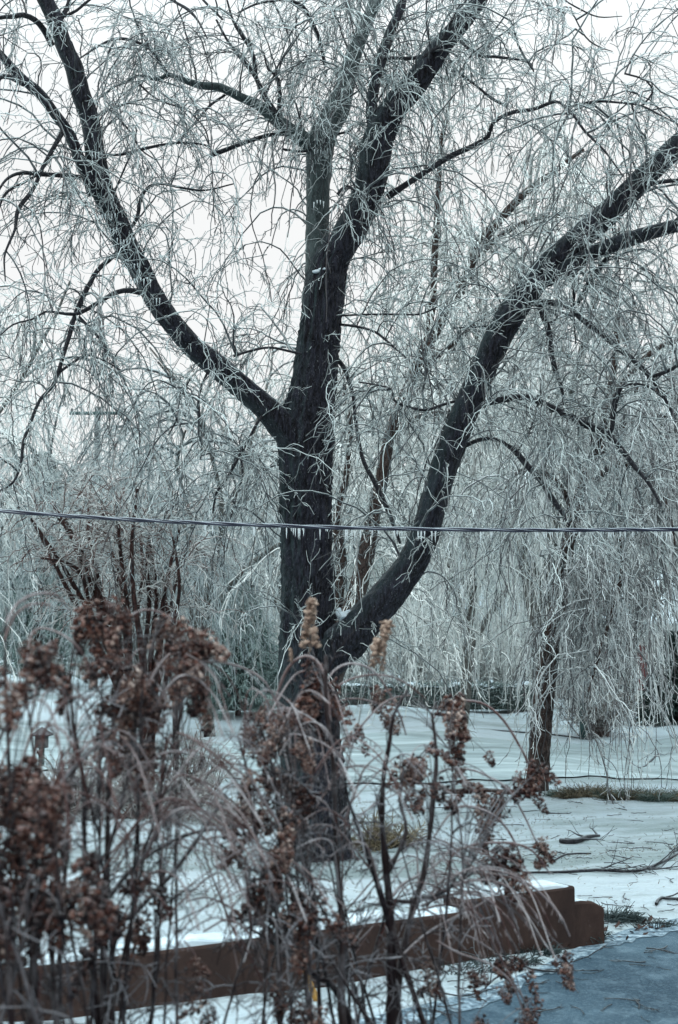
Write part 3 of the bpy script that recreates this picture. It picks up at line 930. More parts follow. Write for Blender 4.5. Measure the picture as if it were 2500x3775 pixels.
# far woods: one mass
cb = Buf()
keep, RNG = RNG, np.random.default_rng(55)
nF = 260
fx = RNG.uniform(-42, 42, nF); fy = RNG.uniform(72, 105, nF)
base = np.stack([fx, fy, gz(fx, fy)], -1)
P1, R1 = chains(base, np.tile((0, 0, 1.0), (nF, 1)) + RNG.normal(size=(nF, 3)) * 0.06, RNG.uniform(5.5, 10, nF), 7, 0.13, 0.03, -0.02, 0.06)
cb.tubes(P1, R1, 5, 0.3)
s, d = spawn(P1, 26, 0.12, 1.0, 0.7, 0.8, 0.1)
P2, R2 = chains(s, d, RNG.uniform(1.2, 3.4, len(s)), 5, 0.04, 0.025, 0.12, 0.14)
cb.tubes(P2, R2, 3, RNG.uniform(0.3, 0.7, len(s)))
s, d = spawn(P2, 8, 0.1, 1.0, 0.7, 0.7, 0.0)
P3, R3 = chains(s, d, RNG.uniform(0.4, 1.4, len(s)), 3, 0.024, 0.018, 0.2, 0.2)
cb.tubes(P3, R3, 3, RNG.uniform(0.4, 0.9, len(s)))
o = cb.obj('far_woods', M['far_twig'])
tag(o, 'pale iced woods far behind the yard', 'woods', None, 'stuff')
RNG = keep

# the leaning brown tree behind the middle
lx = thing('leaning_tree', 'brown blurred tree leaning right behind the middle of the yard', 'tree', (*P(1290, 2560, 27)[:2], 0.0))
sk = []
SK_main, SKEL = SKEL, []
limb('trunk', 'd', [(738, 1790, 66), (748, 1700, 60), (764, 1600, 54), (790, 1480, 48), (830, 1350, 42), (850, 1260, 38), (872, 1150, 30), (905, 1000, 30), (960, 860, 28), (1020, 740, 28), (1075, 650, 26), (1105, 575, 24), (1150, 515, 22), (1210, 450, 18), (1270, 405, 14), (1350, 345, 9)], 27, 24.5, 'brown_bark', 14, 0.08, 1.0, 0.15, lx)
limb('limb', 'd', [(780, 1500, 30), (782, 1400, 26), (790, 1300, 24), (780, 1200, 20), (800, 1100, 16), (810, 980, 12), (790, 860, 8)], 27, 26.5, 'brown_bark', 10, 0.08, 1.0, 0.15, lx)
limb('limb', 'd', [(985, 810, 22), (1000, 700, 18), (1005, 600, 17), (1010, 500, 16), (1015, 420, 14), (1018, 340, 12), (1035, 260, 9), (1045, 160, 6)], 25.8, 25.2, 'brown_bark', 10, 0.06, 1.0, 0.15, lx)
limb('limb', 'd', [(1040, 700, 20), (1090, 610, 16), (1140, 560, 14), (1200, 520, 12), (1280, 500, 9), (1380, 510, 6)], 25.5, 24.6, 'brown_bark', 10, 0.06, 1.0, 0.15, lx)
limb('branch', 'd', [(960, 860, 16), (1040, 800, 15), (1090, 760, 14), (1150, 715, 13), (1240, 690, 10)], 25.9, 25.0, 'brown_bark', 8, 0.06, 1.0, 0.15, lx)
limb('branch', 'd', [(905, 1000, 14), (980, 960, 12), (1060, 955, 10)], 26.5, 25.9, 'brown_bark', 8, 0.06, 1.0, 0.15, lx)
crown_from(SKEL, 90, 240, 9, 6, l2=(1.2, 3.0), l3=(0.5, 2.0), r2=0.018, r3=0.012, r4=0.0085, mt='far_twig', parent=lx, grav3=0.5, t2=0.2, t3=0.55, t4=0.75)

# the brown-trunked tree on the right
RG = []
for gx_, gy_, rx_, ry_ in ((1560, 1560, 75, 190), (1540, 1330, 60, 60), (1215, 1430, 50, 60), (1180, 1640, 60, 100)):
    c_ = P(gx_ * 1.5944, gy_ * 1.5944, 20)
    RG.append((c_[0], c_[2], rx_ * 1.5944 / F * 20, ry_ * 1.5944 / F * 20))
rb = G(1965, 2925)
rt = thing('brown_tree', 'brown-trunked tree on the right with a heavy curtain of drooping twigs', 'tree', (rb[0], 21.6, 0.0))
SKEL = []
limb('trunk', 'd', [(1240, 1862, 62), (1240, 1825, 52), (1247, 1740, 48), (1257, 1640, 47), (1266, 1560, 44), (1276, 1480, 40), (1290, 1400, 36), (1302, 1320, 32), (1318, 1240, 30), (1340, 1150, 26), (1370, 1060, 24), (1400, 960, 20), (1420, 850, 16), (1430, 720, 10)], 21.6, 20.8, 'brown_bark', 28, 0.06, 0.8, 0.06, rt)
limb('limb', 'd', [(1345, 1150, 20), (1400, 1090, 18), (1450, 1075, 16), (1500, 1100, 13), (1540, 1160, 10), (1560, 1260, 7)], 21, 19.6, 'brown_bark', 10, 0.05, 1, 0.1, rt)
limb('limb', 'd', [(1375, 1060, 18), (1440, 990, 16), (1510, 960, 14), (1590, 980, 11), (1650, 1050, 8)], 21, 19.8, 'brown_bark', 10, 0.05, 1, 0.1, rt)
limb('limb', 'd', [(1400, 950, 15), (1460, 860, 14), (1530, 800, 12), (1620, 780, 9)], 20.9, 20.4, 'brown_bark', 10, 0.05, 1, 0.1, rt)
limb('limb', 'd', [(1330, 1200, 16), (1300, 1130, 14), (1250, 1090, 12), (1200, 1090, 10), (1170, 1130, 8)], 21, 20.4, 'brown_bark', 10, 0.05, 0.5, 0.1, rt)
limb('limb', 'd', [(1335, 1180, 16), (1370, 1180, 15), (1420, 1220, 13), (1440, 1300, 11), (1420, 1400, 9), (1390, 1500, 7), (1360, 1600, 4)], 21, 19.4, 'brown_bark', 10, 0.05, 1.3, 0.1, rt)
limb('limb', 'd', [(1410, 920, 14), (1500, 900, 13), (1600, 950, 10), (1680, 1100, 8)], 20.9, 19.2, 'brown_bark', 10, 0.05, 1.0, 0.1, rt)
RT = SKEL
crown_from(SKEL, 120, 260, 9, 6, l2=(1.2, 2.8), l3=(0.5, 1.6), r2=0.013, r3=0.0075, r4=0.0048, mt='right_twig', parent=rt, grav2=0.32, grav3=0.6, up2=0.35, bias2=(0.25, -0.15, 0), t2=0.2, t3=0.4, t4=0.6, gaps=RG)
# low curtain that nearly touches the snow
lows = [(np.array([P(x, y, d) for x, y in ((1900 + k * 90, 2150 - (int(k * 2) % 3) * 50), (1980 + k * 90, 2090 - (int(k) % 2) * 60), (2080 + k * 90, 2130), (2150 + k * 90, 2230))]), np.array([0.02, 0.018, 0.015, 0.01]), 1.0) for k, d in ((1, 21), (2, 20.2), (2.6, 19.6), (3.3, 20.4))]
for p, r, _ in lows:
    Buf().tubes(p[None], r[None], 5, 0.2).obj('branch', M['right_twig'], rt)
crown_from(lows, 32, 60, 9, 6, l2=(0.9, 1.7), l3=(0.5, 1.3), r2=0.012, r3=0.0075, r4=0.0048, mt='right_twig', parent=rt, grav2=0.5, grav3=0.7, up2=0.1, t2=0.2, t3=0.4, t4=0.6, avoid=False, gaps=RG)
SKEL = SK_main

# red-brown multi-stemmed small tree on the left
b0 = G(525, 2955)
mt_ = thing('multistem_tree', 'small red-brown multi-stemmed tree fanning up beside the dark metal post', 'tree', (b0[0], 20.3, 0))
SKEL = []
stems = [
    [(300, 1850, 30), (296, 1760, 26), (285, 1640, 22), (270, 1520, 18), (230, 1380, 14), (180, 1270, 11), (120, 1160, 7)],
    [(310, 1850, 30), (305, 1740, 26), (300, 1600, 20), (290, 1450, 15), (262, 1300, 12), (240, 1180, 8)],
    [(335, 1845, 32), (338, 1740, 28), (335, 1640, 24), (330, 1520, 18), (310, 1380, 13), (305, 1260, 10), (318, 1130, 7)],
    [(345, 1840, 28), (346, 1720, 26), (356, 1610, 20), (370, 1500, 14), (378, 1390, 11), (400, 1280, 8), (425, 1190, 6)],
    [(350, 1700, 18), (368, 1640, 14), (385, 1560, 12), (388, 1450, 10), (375, 1320, 8)],
    [(290, 1640, 16), (250, 1540, 14), (200, 1440, 12), (160, 1370, 11), (100, 1250, 8), (60, 1180, 6)],
    [(280, 1560, 16), (240, 1440, 14), (200, 1330, 12), (165, 1240, 10), (130, 1190, 8)],
    [(285, 1600, 14), (255, 1450, 12), (225, 1330, 11), (205, 1230, 9), (210, 1120, 6)],
    [(300, 1600, 12), (300, 1450, 11), (285, 1330, 10), (275, 1240, 8), (268, 1150, 6)],
    [(330, 1540, 12), (345, 1400, 11), (340, 1300, 9), (350, 1200, 7)],
    [(332, 1500, 12), (318, 1420, 10), (330, 1330, 9), (325, 1230, 7)],
    [(350, 1640, 12), (392, 1480, 10), (415, 1360, 8), (400, 1240, 6)],
    [(345, 1600, 12), (352, 1480, 11), (362, 1380, 9), (348, 1260, 7)],
    [(300, 1560, 12), (296, 1440, 11), (276, 1330, 9), (245, 1240, 7), (235, 1160, 5)],
    [(275, 1560, 13), (232, 1460, 12), (180, 1370, 11), (140, 1300, 9), (80, 1210, 6)],
    [(282, 1520, 12), (240, 1400, 11), (200, 1300, 10), (150, 1200, 7)],
    [(350, 1560, 11), (385, 1440, 10), (412, 1330, 7), (440, 1250, 5)],
    [(270, 1520, 12), (215, 1430, 11), (190, 1330, 10), (150, 1300, 9), (95, 1290, 6)],
]
for k, s_ in enumerate(stems):
    s_ = [(x, y, w_ * 0.95) for x, y, w_ in s_]
    limb('trunk' if k < 4 else 'branch', 'd', s_, 20.3, 20.3 + 0.9 * math.sin(k * 2.1), 'red_bark', 12, 0.05, 1, 0.1, mt_)
crown_from([(p[p[:, 2] > 2.4], r[p[:, 2] > 2.4], 1) for p, r, _ in SKEL if (p[:, 2] > 2.4).sum() > 3], 70, 130, 6, 5, l2=(0.5, 1.3), l3=(0.25, 0.7), l4=(0.1, 0.3), r2=0.011, r3=0.008, r4=0.006, mt='brown_twig', parent=mt_, grav2=0.06, grav3=0.12, up2=0.7, t2=0.3, t3=0.65, t4=0.85)
SKEL = SK_main


# evergreens
def conifer(seed, h, r, mt, n=1500, tone=0.4, rr=0.012, m=16):
    global RNG
    keep, RNG = RNG, np.random.default_rng(seed)
    tb, cb = Buf(), Buf()
    tb.tubes(np.array([[(0, 0, -0.2), (0, 0, h * 0.5), (0, 0, h)]]), np.array([[0.025 * h, 0.015 * h, 0.01]]), 8, 0.4)
    t = RNG.uniform(0.02, 0.98, n) ** 0.8
    z = t * h
    az = RNG.uniform(0, 2 * math.pi, n)
    rad = r * (1 - t) ** 0.8 * RNG.uniform(0.75, 1.1, n) + 0.1
    st = np.stack([0 * z, 0 * z, z], -1)
    d = np.stack([np.cos(az), np.sin(az), np.full(n, 0.12)], -1)
    Pb, Rb = chains(st, d, rad, 5, rr, rr * 0.6, 0.10, 0.06)
    cb.tubes(Pb, Rb, 3, tone - 0.2)
    s, d = spawn(Pb, m, 0.25, 1.0, 0.8, 0.6, -0.1)
    Pc, Rc = chains(s, d, RNG.uniform(0.12, 0.3, len(s)), 2, rr * 1.1, rr * 0.5, 0.1, 0.1)
    cb.tubes(Pc, Rc, 3, RNG.uniform(-0.3, 0.3, len(s)) + tone)
    RNG = keep
    return tb.mesh('trunk', M['brown_bark']), cb.mesh('crown', M[mt])


x_, y_ = at(2500, 40)
plant_tree(conifer(5, 2.5, 1.25, 'spruce', 1700, 0.05, 0.015), 'spruce', 'low dark green evergreen at the right edge of the yard', x_, y_, cat='evergreen')
x_, y_ = at(880, 46)
plant_tree(conifer(6, 4.6, 2.0, 'pale_spruce', 1400, 0.35, 0.016), 'spruce', 'frosted green evergreen left of the big trunk', x_, y_, cat='evergreen')
x_, y_ = at(150, 64)
PS = conifer(7, 10.5, 2.9, 'pale_spruce', 1700, 0.4, 0.024)
plant_tree(PS, 'spruce', 'pale green conifer on the left of the far utility pole', x_, y_, cat='evergreen')
x_, y_ = at(560, 70)
plant_tree(PS, 'spruce', 'pale green conifer on the right of the far utility pole', x_, y_, 1.0, 0.9, cat='evergreen')


# ------------------------------------------------------------------ hedge, low shrubs
def hedge(name, label, x0, x1, y, depth, h, seed, cap=True, n=9000, mt='hedge'):
    global RNG
    keep, RNG = RNG, np.random.default_rng(seed)
    zc = float(gz((x0 + x1) / 2, y))
    t = thing(name, label, 'hedge', ((x0 + x1) / 2, y, zc))
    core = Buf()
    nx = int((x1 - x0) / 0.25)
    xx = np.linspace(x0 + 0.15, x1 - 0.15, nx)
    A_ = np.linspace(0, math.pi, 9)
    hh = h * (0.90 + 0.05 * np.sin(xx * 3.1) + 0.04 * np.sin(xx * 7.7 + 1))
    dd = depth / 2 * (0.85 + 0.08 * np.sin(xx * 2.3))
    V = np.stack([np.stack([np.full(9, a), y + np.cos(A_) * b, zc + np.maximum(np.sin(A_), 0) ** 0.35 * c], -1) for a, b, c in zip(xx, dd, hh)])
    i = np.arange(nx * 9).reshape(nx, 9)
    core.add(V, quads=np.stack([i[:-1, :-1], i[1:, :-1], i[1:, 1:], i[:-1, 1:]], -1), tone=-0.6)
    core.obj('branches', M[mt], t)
    bf = Buf()
    s = np.stack([RNG.uniform(x0, x1, n), y + RNG.uniform(-0.5, 0.45, n) * depth, zc + RNG.uniform(0.02, 1, n) ** 0.8 * h * 0.93], -1)
    d = RNG.normal(size=(n, 3)) * np.array([1, 1, 0.8]) + np.array([0, -0.3, 0.4])
    Pn, R = chains(s, d, RNG.uniform(0.1, 0.28, n), 3, 0.016, 0.008, 0.05, 0.25)
    bf.tubes(Pn, R, 3, RNG.uniform(-0.35, 0.6, n))
    bf.obj('foliage', M[mt], t)
    if cap:
        sc_ = Buf()
        V = []
        for a, b, c in zip(xx, dd, hh):
            u = np.linspace(-1, 1, 9)
            V.append(np.stack([np.full(9, a), y + u * b * 0.95, zc + c + 0.10 * (1 - u ** 4) * (0.7 + 0.4 * math.sin(a * 5)) - 0.03], -1))
        V = np.stack(V)
        sc_.add(V, quads=np.stack([i[:-1, :-1], i[1:, :-1], i[1:, 1:], i[:-1, 1:]], -1)[:, :, ::-1])
        sc_.obj('snow_cap', M['snow_lump'], t)
    RNG = keep
    return t


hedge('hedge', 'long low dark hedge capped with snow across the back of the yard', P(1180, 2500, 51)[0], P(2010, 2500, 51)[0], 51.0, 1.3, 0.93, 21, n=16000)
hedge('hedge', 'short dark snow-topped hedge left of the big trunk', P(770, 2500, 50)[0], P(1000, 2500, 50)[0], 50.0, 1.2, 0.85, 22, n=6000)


def bush(name, label, cat, x, y, h, r, seed, mt='brown_twig', n=46, heads=0, tone=(0.2, 0.5, 0.75), rr=1.0, m3=7, m4=5, grp=None):
    """bare iced bush: many stems, side twigs and a few seed heads"""
    global RNG
    keep, RNG = RNG, np.random.default_rng(seed)
    z0 = float(gz(x, y))
    t = thing(name, label, cat, (x, y, z0), grp)
    s = np.stack([x + RNG.normal(size=n) * r * 0.15, y + RNG.normal(size=n) * r * 0.15, np.full(n, z0 - 0.03)], -1)
    d = np.stack([RNG.normal(size=n) * 0.5 * r / h, RNG.normal(size=n) * 0.5 * r / h, np.ones(n)], -1)
    P2, R2 = chains(s, d, RNG.uniform(0.7, 1.15, n) * h, 6, 0.011 * rr, 0.006 * rr, 0.05, 0.12, 0.05)
    b1 = Buf().tubes(P2, R2, 4, RNG.uniform(-0.15, 0.1, n) + tone[0])
    s, d = spawn(P2, m3, 0.2, 1, 0.7, 0.8, 0.1)
    P3, R3 = chains(s, d, RNG.uniform(0.15, 0.45, len(s)) * h, 4, 0.006 * rr, 0.004 * rr, 0.08, 0.18, 0.1)
    b2 = Buf().tubes(P3, R3, 3, RNG.uniform(-0.3, 0.2, len(s)) + tone[1])
    s, d = spawn(P3, m4, 0.1, 1, 0.7, 0.8, 0.1)
    P4, R4 = chains(s, d, RNG.uniform(0.04, 0.14, len(s)), 2, 0.0042 * rr, 0.003 * rr, 0.1, 0.2)
    b2.tubes(P4, R4, 3, RNG.uniform(-0.3, 0.2, len(s)) + tone[2])
    b1.obj('stems', M[mt], t)
    b2.obj('twigs', M[mt], t)
    if heads:
        v, f_ = blob((0, 0, 0), 0.035, 1, 0.35, (1, 1, 1.3), seed)
        hm = Buf().add(v, tris=f_, tone=0.1).mesh('seed_head', M['flower'])
        for k in RNG.choice(len(P3), heads, replace=False):
            o = bpy.data.objects.new('seed_head', hm)
            C.collection.objects.link(o)
            o.parent = t
            o.location = tuple(P3[k, -1] - np.array([x, y, z0]))
            sc2 = RNG.uniform(0.6, 1.2)
            o.scale = (sc2, sc2, sc2)
    RNG = keep
    return t


bx = G(740, 2935); bush('low_bush', 'bare iced bush with dark seed heads right of the dark metal post', 'bush', bx[0], 20.4, 1.0, 1.0, 31, 'brown_twig', 40, 14)
bx = G(560, 3000); bush('low_bush', 'low iced bush at the foot of the red-brown multi-stemmed tree', 'bush', bx[0], 18.6, 0.75, 1.3, 32, 'brown_twig', 60, 10)
bx = G(330, 2960); bush('low_bush', 'spreading iced bush below the garden lantern', 'bush', bx[0], 19.0, 0.85, 1.4, 33, 'brown_twig', 60, 12)
bx = G(880, 3010); bush('low_bush', 'small rusty iced bush left of the base of the big tree', 'bush', bx[0], 18.0, 0.4, 1.0, 34, 'brown_twig', 40, 0)
bx = G(1400, 3080); bush('low_bush', 'small rusty leafless bush right of the base of the big tree', 'bush', bx[0], 16.6, 0.35, 0.7, 35, 'brown_blade', 40, 0)
bx = at(2200, 36); bush('shrub', 'dense bare purple-grey shrub beside the green post', 'shrub', bx[0], 36.5, 1.5, 1.3, 36, 'brown_twig', 90, 0, rr=1.5, m3=9, m4=5)

for k, (px_, yy_) in enumerate(((1010, 56), (1330, 58), (1520, 55), (1700, 60), (1860, 57), (2060, 58), (2270, 62), (620, 60))):
    bx = at(px_, yy_)
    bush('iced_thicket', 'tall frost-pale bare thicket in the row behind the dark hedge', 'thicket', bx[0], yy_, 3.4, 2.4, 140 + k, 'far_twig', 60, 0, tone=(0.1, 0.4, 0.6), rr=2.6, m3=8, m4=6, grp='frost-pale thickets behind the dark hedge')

# ------------------------------------------------------------------ grass tufts and leaf litter
def tuft(label, x, y, h, r, seed, mt, n=240, name='grass_tuft', grp=None):
    global RNG
    keep, RNG = RNG, np.random.default_rng(seed)
    z0 = float(gz(x, y))
    a = RNG.uniform(0, 2 * math.pi, n); q_ = np.sqrt(RNG.uniform(0, 1, n)) * r
    s = np.stack([q_ * np.cos(a), q_ * np.sin(a) * 0.6, np.full(n, -0.02)], -1)
    d = np.stack([np.cos(a) * 0.7, np.sin(a) * 0.7, np.ones(n)], -1) + RNG.normal(size=(n, 3)) * 0.35
    Pn, R = chains(s, d, RNG.uniform(0.5, 1.2, n) * h, 4, 0.005, 0.002, 0.35, 0.12)
    o = Buf().tubes(Pn, R, 3, RNG.uniform(-0.4, 0.7, n)).obj(name, M[mt])
    o.location = (x, y, z0)
    tag(o, label, 'grass tuft', grp)
    RNG = keep
    return o


for k, (px, py, h, r, lab) in enumerate(((2215, 3405, 0.16, 0.20, 'dark green grass tuft at the low end of the brown wall'), (2300, 3400, 0.10, 0.14, 'dark green grass tuft just right of the wall end'), (2080, 3470, 0.16, 0.3, 'dark green grass tuft at the foot of the wall near its right end'), (2410, 3415, 0.09, 0.16, 'small dark tuft on the snow edge beside the driveway'), (1960, 3520, 0.10, 0.2, 'small frosted green tuft at the wall foot under the arching stems'), (1850, 3560, 0.09, 0.25, 'low frosted tuft at the wall foot left of the arching stem tips'), (1700, 3590, 0.08, 0.25, 'low frosted tuft at the wall foot right of the main shrub stems'))):
    p = G(px, py); tuft(lab, p[0], p[1], h, r, 60 + k, 'dark_blade', 260)
for k, px in enumerate(range(2080, 2560, 42)):
    p = G(px, 2960 + 6 * math.sin(k * 1.7) + (k * 1.2))
    tuft('brown dead grass clump in the line right of the brown tree trunk', p[0], p[1], 0.17 + 0.07 * (k % 3) / 2, 0.22, 80 + k, 'brown_blade' if k % 4 else 'green_blade', 300, grp='brown grass clumps along the lawn edge')

# frozen stubble poking through the lawn ice
keep, RNG = RNG, np.random.default_rng(91)
nb = 22000
gxs, gys = RNG.uniform(-7.5, 7.5, nb), 11 + 10.5 * RNG.uniform(0, 1, nb)
pn = np.sin(gxs * 1.3 + gys * 0.7) + np.sin(gys * 2.1 + 1.0) + 0.8 * np.sin(gxs * 2.9 - gys * 1.7)
ok = (RNG.uniform(-1.2, 2.2, nb) < pn) & (drive_dist(gxs, gys) > 0.9)
gxs, gys = gxs[ok], gys[ok]
ok = ~((gxs < 2.2) & (np.abs(gys - np.interp(gxs, [-1.5, 1.75], [8.6, 10.7])) < 0.4))
gxs, gys = gxs[ok], gys[ok]
st_ = np.stack([gxs, gys, gz(gxs, gys) - 0.004], -1)
Pn, R = chains(st_, RNG.normal(size=(len(st_), 3)) * np.array([1, 1, 0.2]) + np.array([0, 0, 0.6]), RNG.uniform(0.015, 0.055, len(st_)), 2, 0.0030, 0.0018, 0.3, 0.2)
o = Buf().tubes(Pn, R, 3, RNG.uniform(-0.4, 0.6, len(st_))).obj('grass', M['brown_blade'])
tag(o, 'frozen grass stubble poking through the lawn ice', 'grass', None, 'stuff')
RNG = keep

# dark kerb of the lawn bed that runs to the brown tree
kb = Buf()
pa = [G(1640, 2918), G(1760, 2925), G(1880, 2930), G(1960, 2935)]
pa = [np.array([a[0], a[1], float(gz(a[0], a[1])) + 0.02]) for a in pa]
kb.tubes(np.array([pa]), np.array([[0.045, 0.05, 0.045, 0.04]]), 6, 0.3)
tag(kb.obj('fallen_log', M['brown_bark']), 'long dark log lying in the snow left of the brown tree trunk', 'log')


# ------------------------------------------------------------------ fallen sticks
def stick(name, label, pts, seed, forks=2, mt='branch', cat='branch', grp=None, lift=0.02):
    global RNG
    keep, RNG = RNG, np.random.default_rng(seed)
    q_ = []
    for x, y, wd in pts:
        a = G(x, y); q_.append((a[0], a[1], float(gz(a[0], a[1])) + lift, wd / 2 / F * a[1]))
    q_ = np.array(q_)
    o0 = q_[0, :3].copy()
    p, r = smooth(q_[:, :3], q_[:, 3], 0.12)
    bf = Buf().tubes(p[None], r[None], 6, 0.15)
    if forks:
        s, d = spawn(p[None], forks, 0.2, 0.95, 0.7, 0.6, 0.1)
        d[:, 2] = np.abs(d[:, 2]) * 0.3
        Pn, R = chains(s, d, RNG.uniform(0.2, 0.7, len(s)), 5, r.mean() * 0.6, 0.003, 0.03, 0.2, 0.1)
        Pn[:, :, 2] = np.maximum(Pn[:, :, 2], gz(Pn[:, :, 0], Pn[:, :, 1]) + 0.006)
        bf.tubes(Pn, R, 4, 0.35)
        s, d = spawn(Pn, 3, 0.2, 0.95, 0.7, 0.6, 0.1)
        Pm, R = chains(s, d, RNG.uniform(0.1, 0.3, len(s)), 3, 0.004, 0.0025, 0.05, 0.2)
        bf.tubes(Pm, R, 3, 0.5)
    for k in range(len(bf.v)):
        bf.v[k] = bf.v[k] - o0.astype(np.float32)
    o = bf.obj(name, M[mt])
    o.location = tuple(o0)
    tag(o, label, cat, grp)
    RNG = keep
    return o


stick('fallen_log', 'short dark log with forked end on the snow right of the flower heads', [(2065, 3125, 18), (2120, 3128, 20), (2170, 3115, 16), (2210, 3108, 10)], 1, 3, cat='log', lift=0.03)
stick('fallen_branch', 'long thin dark fallen branch reaching to the right edge of the yard', [(1925, 3235, 9), (2080, 3245, 11), (2200, 3250, 12), (2340, 3250, 12), (2440, 3225, 10), (2560, 3170, 8)], 2, 9)
stick('fallen_branch', 'short bent fallen branch just left of the log on the snow', [(2035, 3200, 6), (2090, 3172, 7), (2180, 3170, 6)], 3, 1)
stick('fallen_branch', 'twiggy fallen branch at the right edge near the driveway corner', [(2420, 3360, 12), (2440, 3340, 12), (2520, 3342, 10), (2640, 3320, 8)], 4, 8)
stick('fallen_branch', 'dark fallen branch lying across the driveway edge by the wall foot', [(1700, 3560, 6), (1830, 3545, 7), (1960, 3585, 8), (2060, 3592, 8)], 5, 3)
stick('fallen_branch', 'thin fallen branch lying on the driveway in front of the shrubs', [(1590, 3670, 5), (1700, 3685, 6), (1800, 3660, 5), (1850, 3650, 4)], 6, 3)
stick('fallen_branch', 'forked fallen branch arching up from the snow at the right edge', [(2300, 2775, 7), (2360, 2800, 8), (2420, 2770, 8), (2520, 2720, 6)], 8, 6)
stick('fallen_branch', 'long thin stick lying across the icy lane behind the brown tree', [(1750, 2692, 5), (1900, 2705, 6), (2050, 2712, 6), (2180, 2722, 4)], 9, 0)
tw_me = []
for k in range(6):
    RNG_k = np.random.default_rng(400 + k)
    n3 = 5
    s_ = np.zeros((1, 3)); keep, RNG = RNG, RNG_k
    P2, R2 = chains(s_, np.array([[1.0, 0.2, 0]]), np.array([0.32]), 5, 0.006, 0.003, 0.0, 0.16, 0.1)
    P2[:, :, 2] = 0.008 + 0.006 * np.abs(RNG.normal(size=P2.shape[:2]))
    bf = Buf().tubes(P2, R2, 4, 0.1)
    s_, d_ = spawn(P2, 2, 0.3, 0.9, 0.7, 0.7, 0.0); d_[:, 2] = 0.05
    P3, R3 = chains(s_, d_, np.array([0.10, 0.07]), 3, 0.004, 0.003, 0.0, 0.15)
    bf.tubes(P3, R3, 3, 0.3)
    RNG = keep
    tw_me.append(bf.mesh('fallen_twig', M['branch']))
rt_ = np.random.default_rng(77)
cnt = 0
while cnt < 190:
    px, py = rt_.uniform(1450, 2500), 2960 + 815 * rt_.uniform(0, 1) ** 1.2
    p = G(px, py)
    wx = np.interp(p[0], [-1.5, 1.75, 2.1], [8.6, 10.7, 10.9])
    if abs(p[1] - wx) < 0.35 and p[0] < 2.2:
        continue
    o = bpy.data.objects.new('fallen_twig', tw_me[cnt % 6])
    C.collection.objects.link(o)
    o.location = (p[0], p[1], float(gz(p[0], p[1])) + 0.006)
    o.rotation_euler = (0, 0, rt_.uniform(0, 6.28))
    sc_ = rt_.uniform(0.4, 1.1) * (0.75 if p[1] < 10.5 else 1.0)
    o.scale = (sc_, sc_, sc_)
    tag(o, 'small dark twig lying loose on the snow or driveway', 'twig', 'twigs scattered over the snow and the driveway')
    cnt += 1
# dead leaves at the snow edge of the drive
lf = rt_
leaf_v = np.array([(0, 0, 0), (0.3, 0.22, 0.12), (0.7, 0.2, 0.1), (1, 0, 0.25), (0.7, -0.22, 0.14), (0.3, -0.24, 0.05), (0.5, 0, -0.03)]) * 0.055
lm = Buf().add(leaf_v, tris=[(0, 1, 6), (1, 2, 6), (2, 3, 6), (3, 4, 6), (4, 5, 6), (5, 0, 6)]).mesh('dead_leaf', M['leaf'])
for k in range(46):
    px = lf.uniform(2020, 2430)
    py = np.interp(px, [2020, 2200, 2310, 2430], [3520, 3450, 3440, 3420]) + lf.normal() * 14
    p = G(px, py)
    o = bpy.data.objects.new('dead_leaf', lm)
    C.collection.objects.link(o)
    o.location = (p[0], p[1], float(gz(p[0], p[1])) + 0.012)
    o.rotation_euler = (lf.normal() * 0.3, lf.normal() * 0.3, lf.uniform(0, 6.28))
    o.scale = (1, 1, 1) if k % 3 else (1.5, 1.4, 1.4)
    tag(o, 'curled brown dead leaf on the snow strip beside the driveway', 'leaf', 'dead leaves along the snow strip by the driveway')

# ------------------------------------------------------------------ the low brown wall
W0, W1 = np.array([-2.75, 7.77]), np.array([1.74, 10.72])
wd = (W1 - W0) / np.linalg.norm(W1 - W0)
wl = float(np.linalg.norm(W1 - W0))
wp = np.array([-wd[1], wd[0]])
wroot = thing('garden_wall', 'low stepped brown garden wall crossing behind the foreground shrubs', 'wall', (W0[0], W0[1], 0))
rot = math.atan2(wd[1], wd[0])
wroot.rotation_euler = (0, 0, rot)


def wall_block(name, a, b_, z1, thickk, mt, chop=0.0, z0=-0.15, off=0.0, rnd=0.018, parent=None, wavy=0.0):
    """a block in the wall's own frame with slightly eased edges; chop slopes the far end"""
    n_ = max(2, int((b_ - a) / 0.06))
    u = np.linspace(a, b_, n_)
    prof = [(-0.0, z0), (0.0, z1 - rnd), (rnd * 0.4, z1 - rnd * 0.3), (rnd * 1.2, z1), (thickk - rnd * 1.2, z1), (thickk - rnd * 0.4, z1 - rnd * 0.3), (thickk, z1 - rnd), (thickk, z0)]
    V = []
    for x in u:
        row = []
        for k, (y, z) in enumerate(prof):
            zz = z
            if z > z0:
                zz = z - chop * max(0, (x - (b_ - 0.18)) / 0.18) ** 2
                if wavy:
                    zz += wavy * (math.sin(x * 9) * 0.5 + math.sin(x * 23 + 1) * 0.3 + math.sin(x * 4.1) * 0.5)
            row.append((x, y + off, zz))
        V.append(row)
    V = np.array(V)
    m_ = len(prof)
    i = np.arange(n_ * m_).reshape(n_, m_)
    bf = Buf().add(V, quads=np.stack([i[:-1, :-1], i[1:, :-1], i[1:, 1:], i[:-1, 1:]], -1))
    for row in (V[0], V[-1]):
        c = row.mean(0, keepdims=True)
        k = np.arange(m_)
        bf.add(np.vstack([row, c]), tris=np.stack([k, (k + 1) % m_, np.full(m_, m_)], -1))
    o = bpy.data.objects.new(name, bf.mesh(name, M[mt], False))
    C.collection.objects.link(o)
    o.parent = parent or wroot
    return o


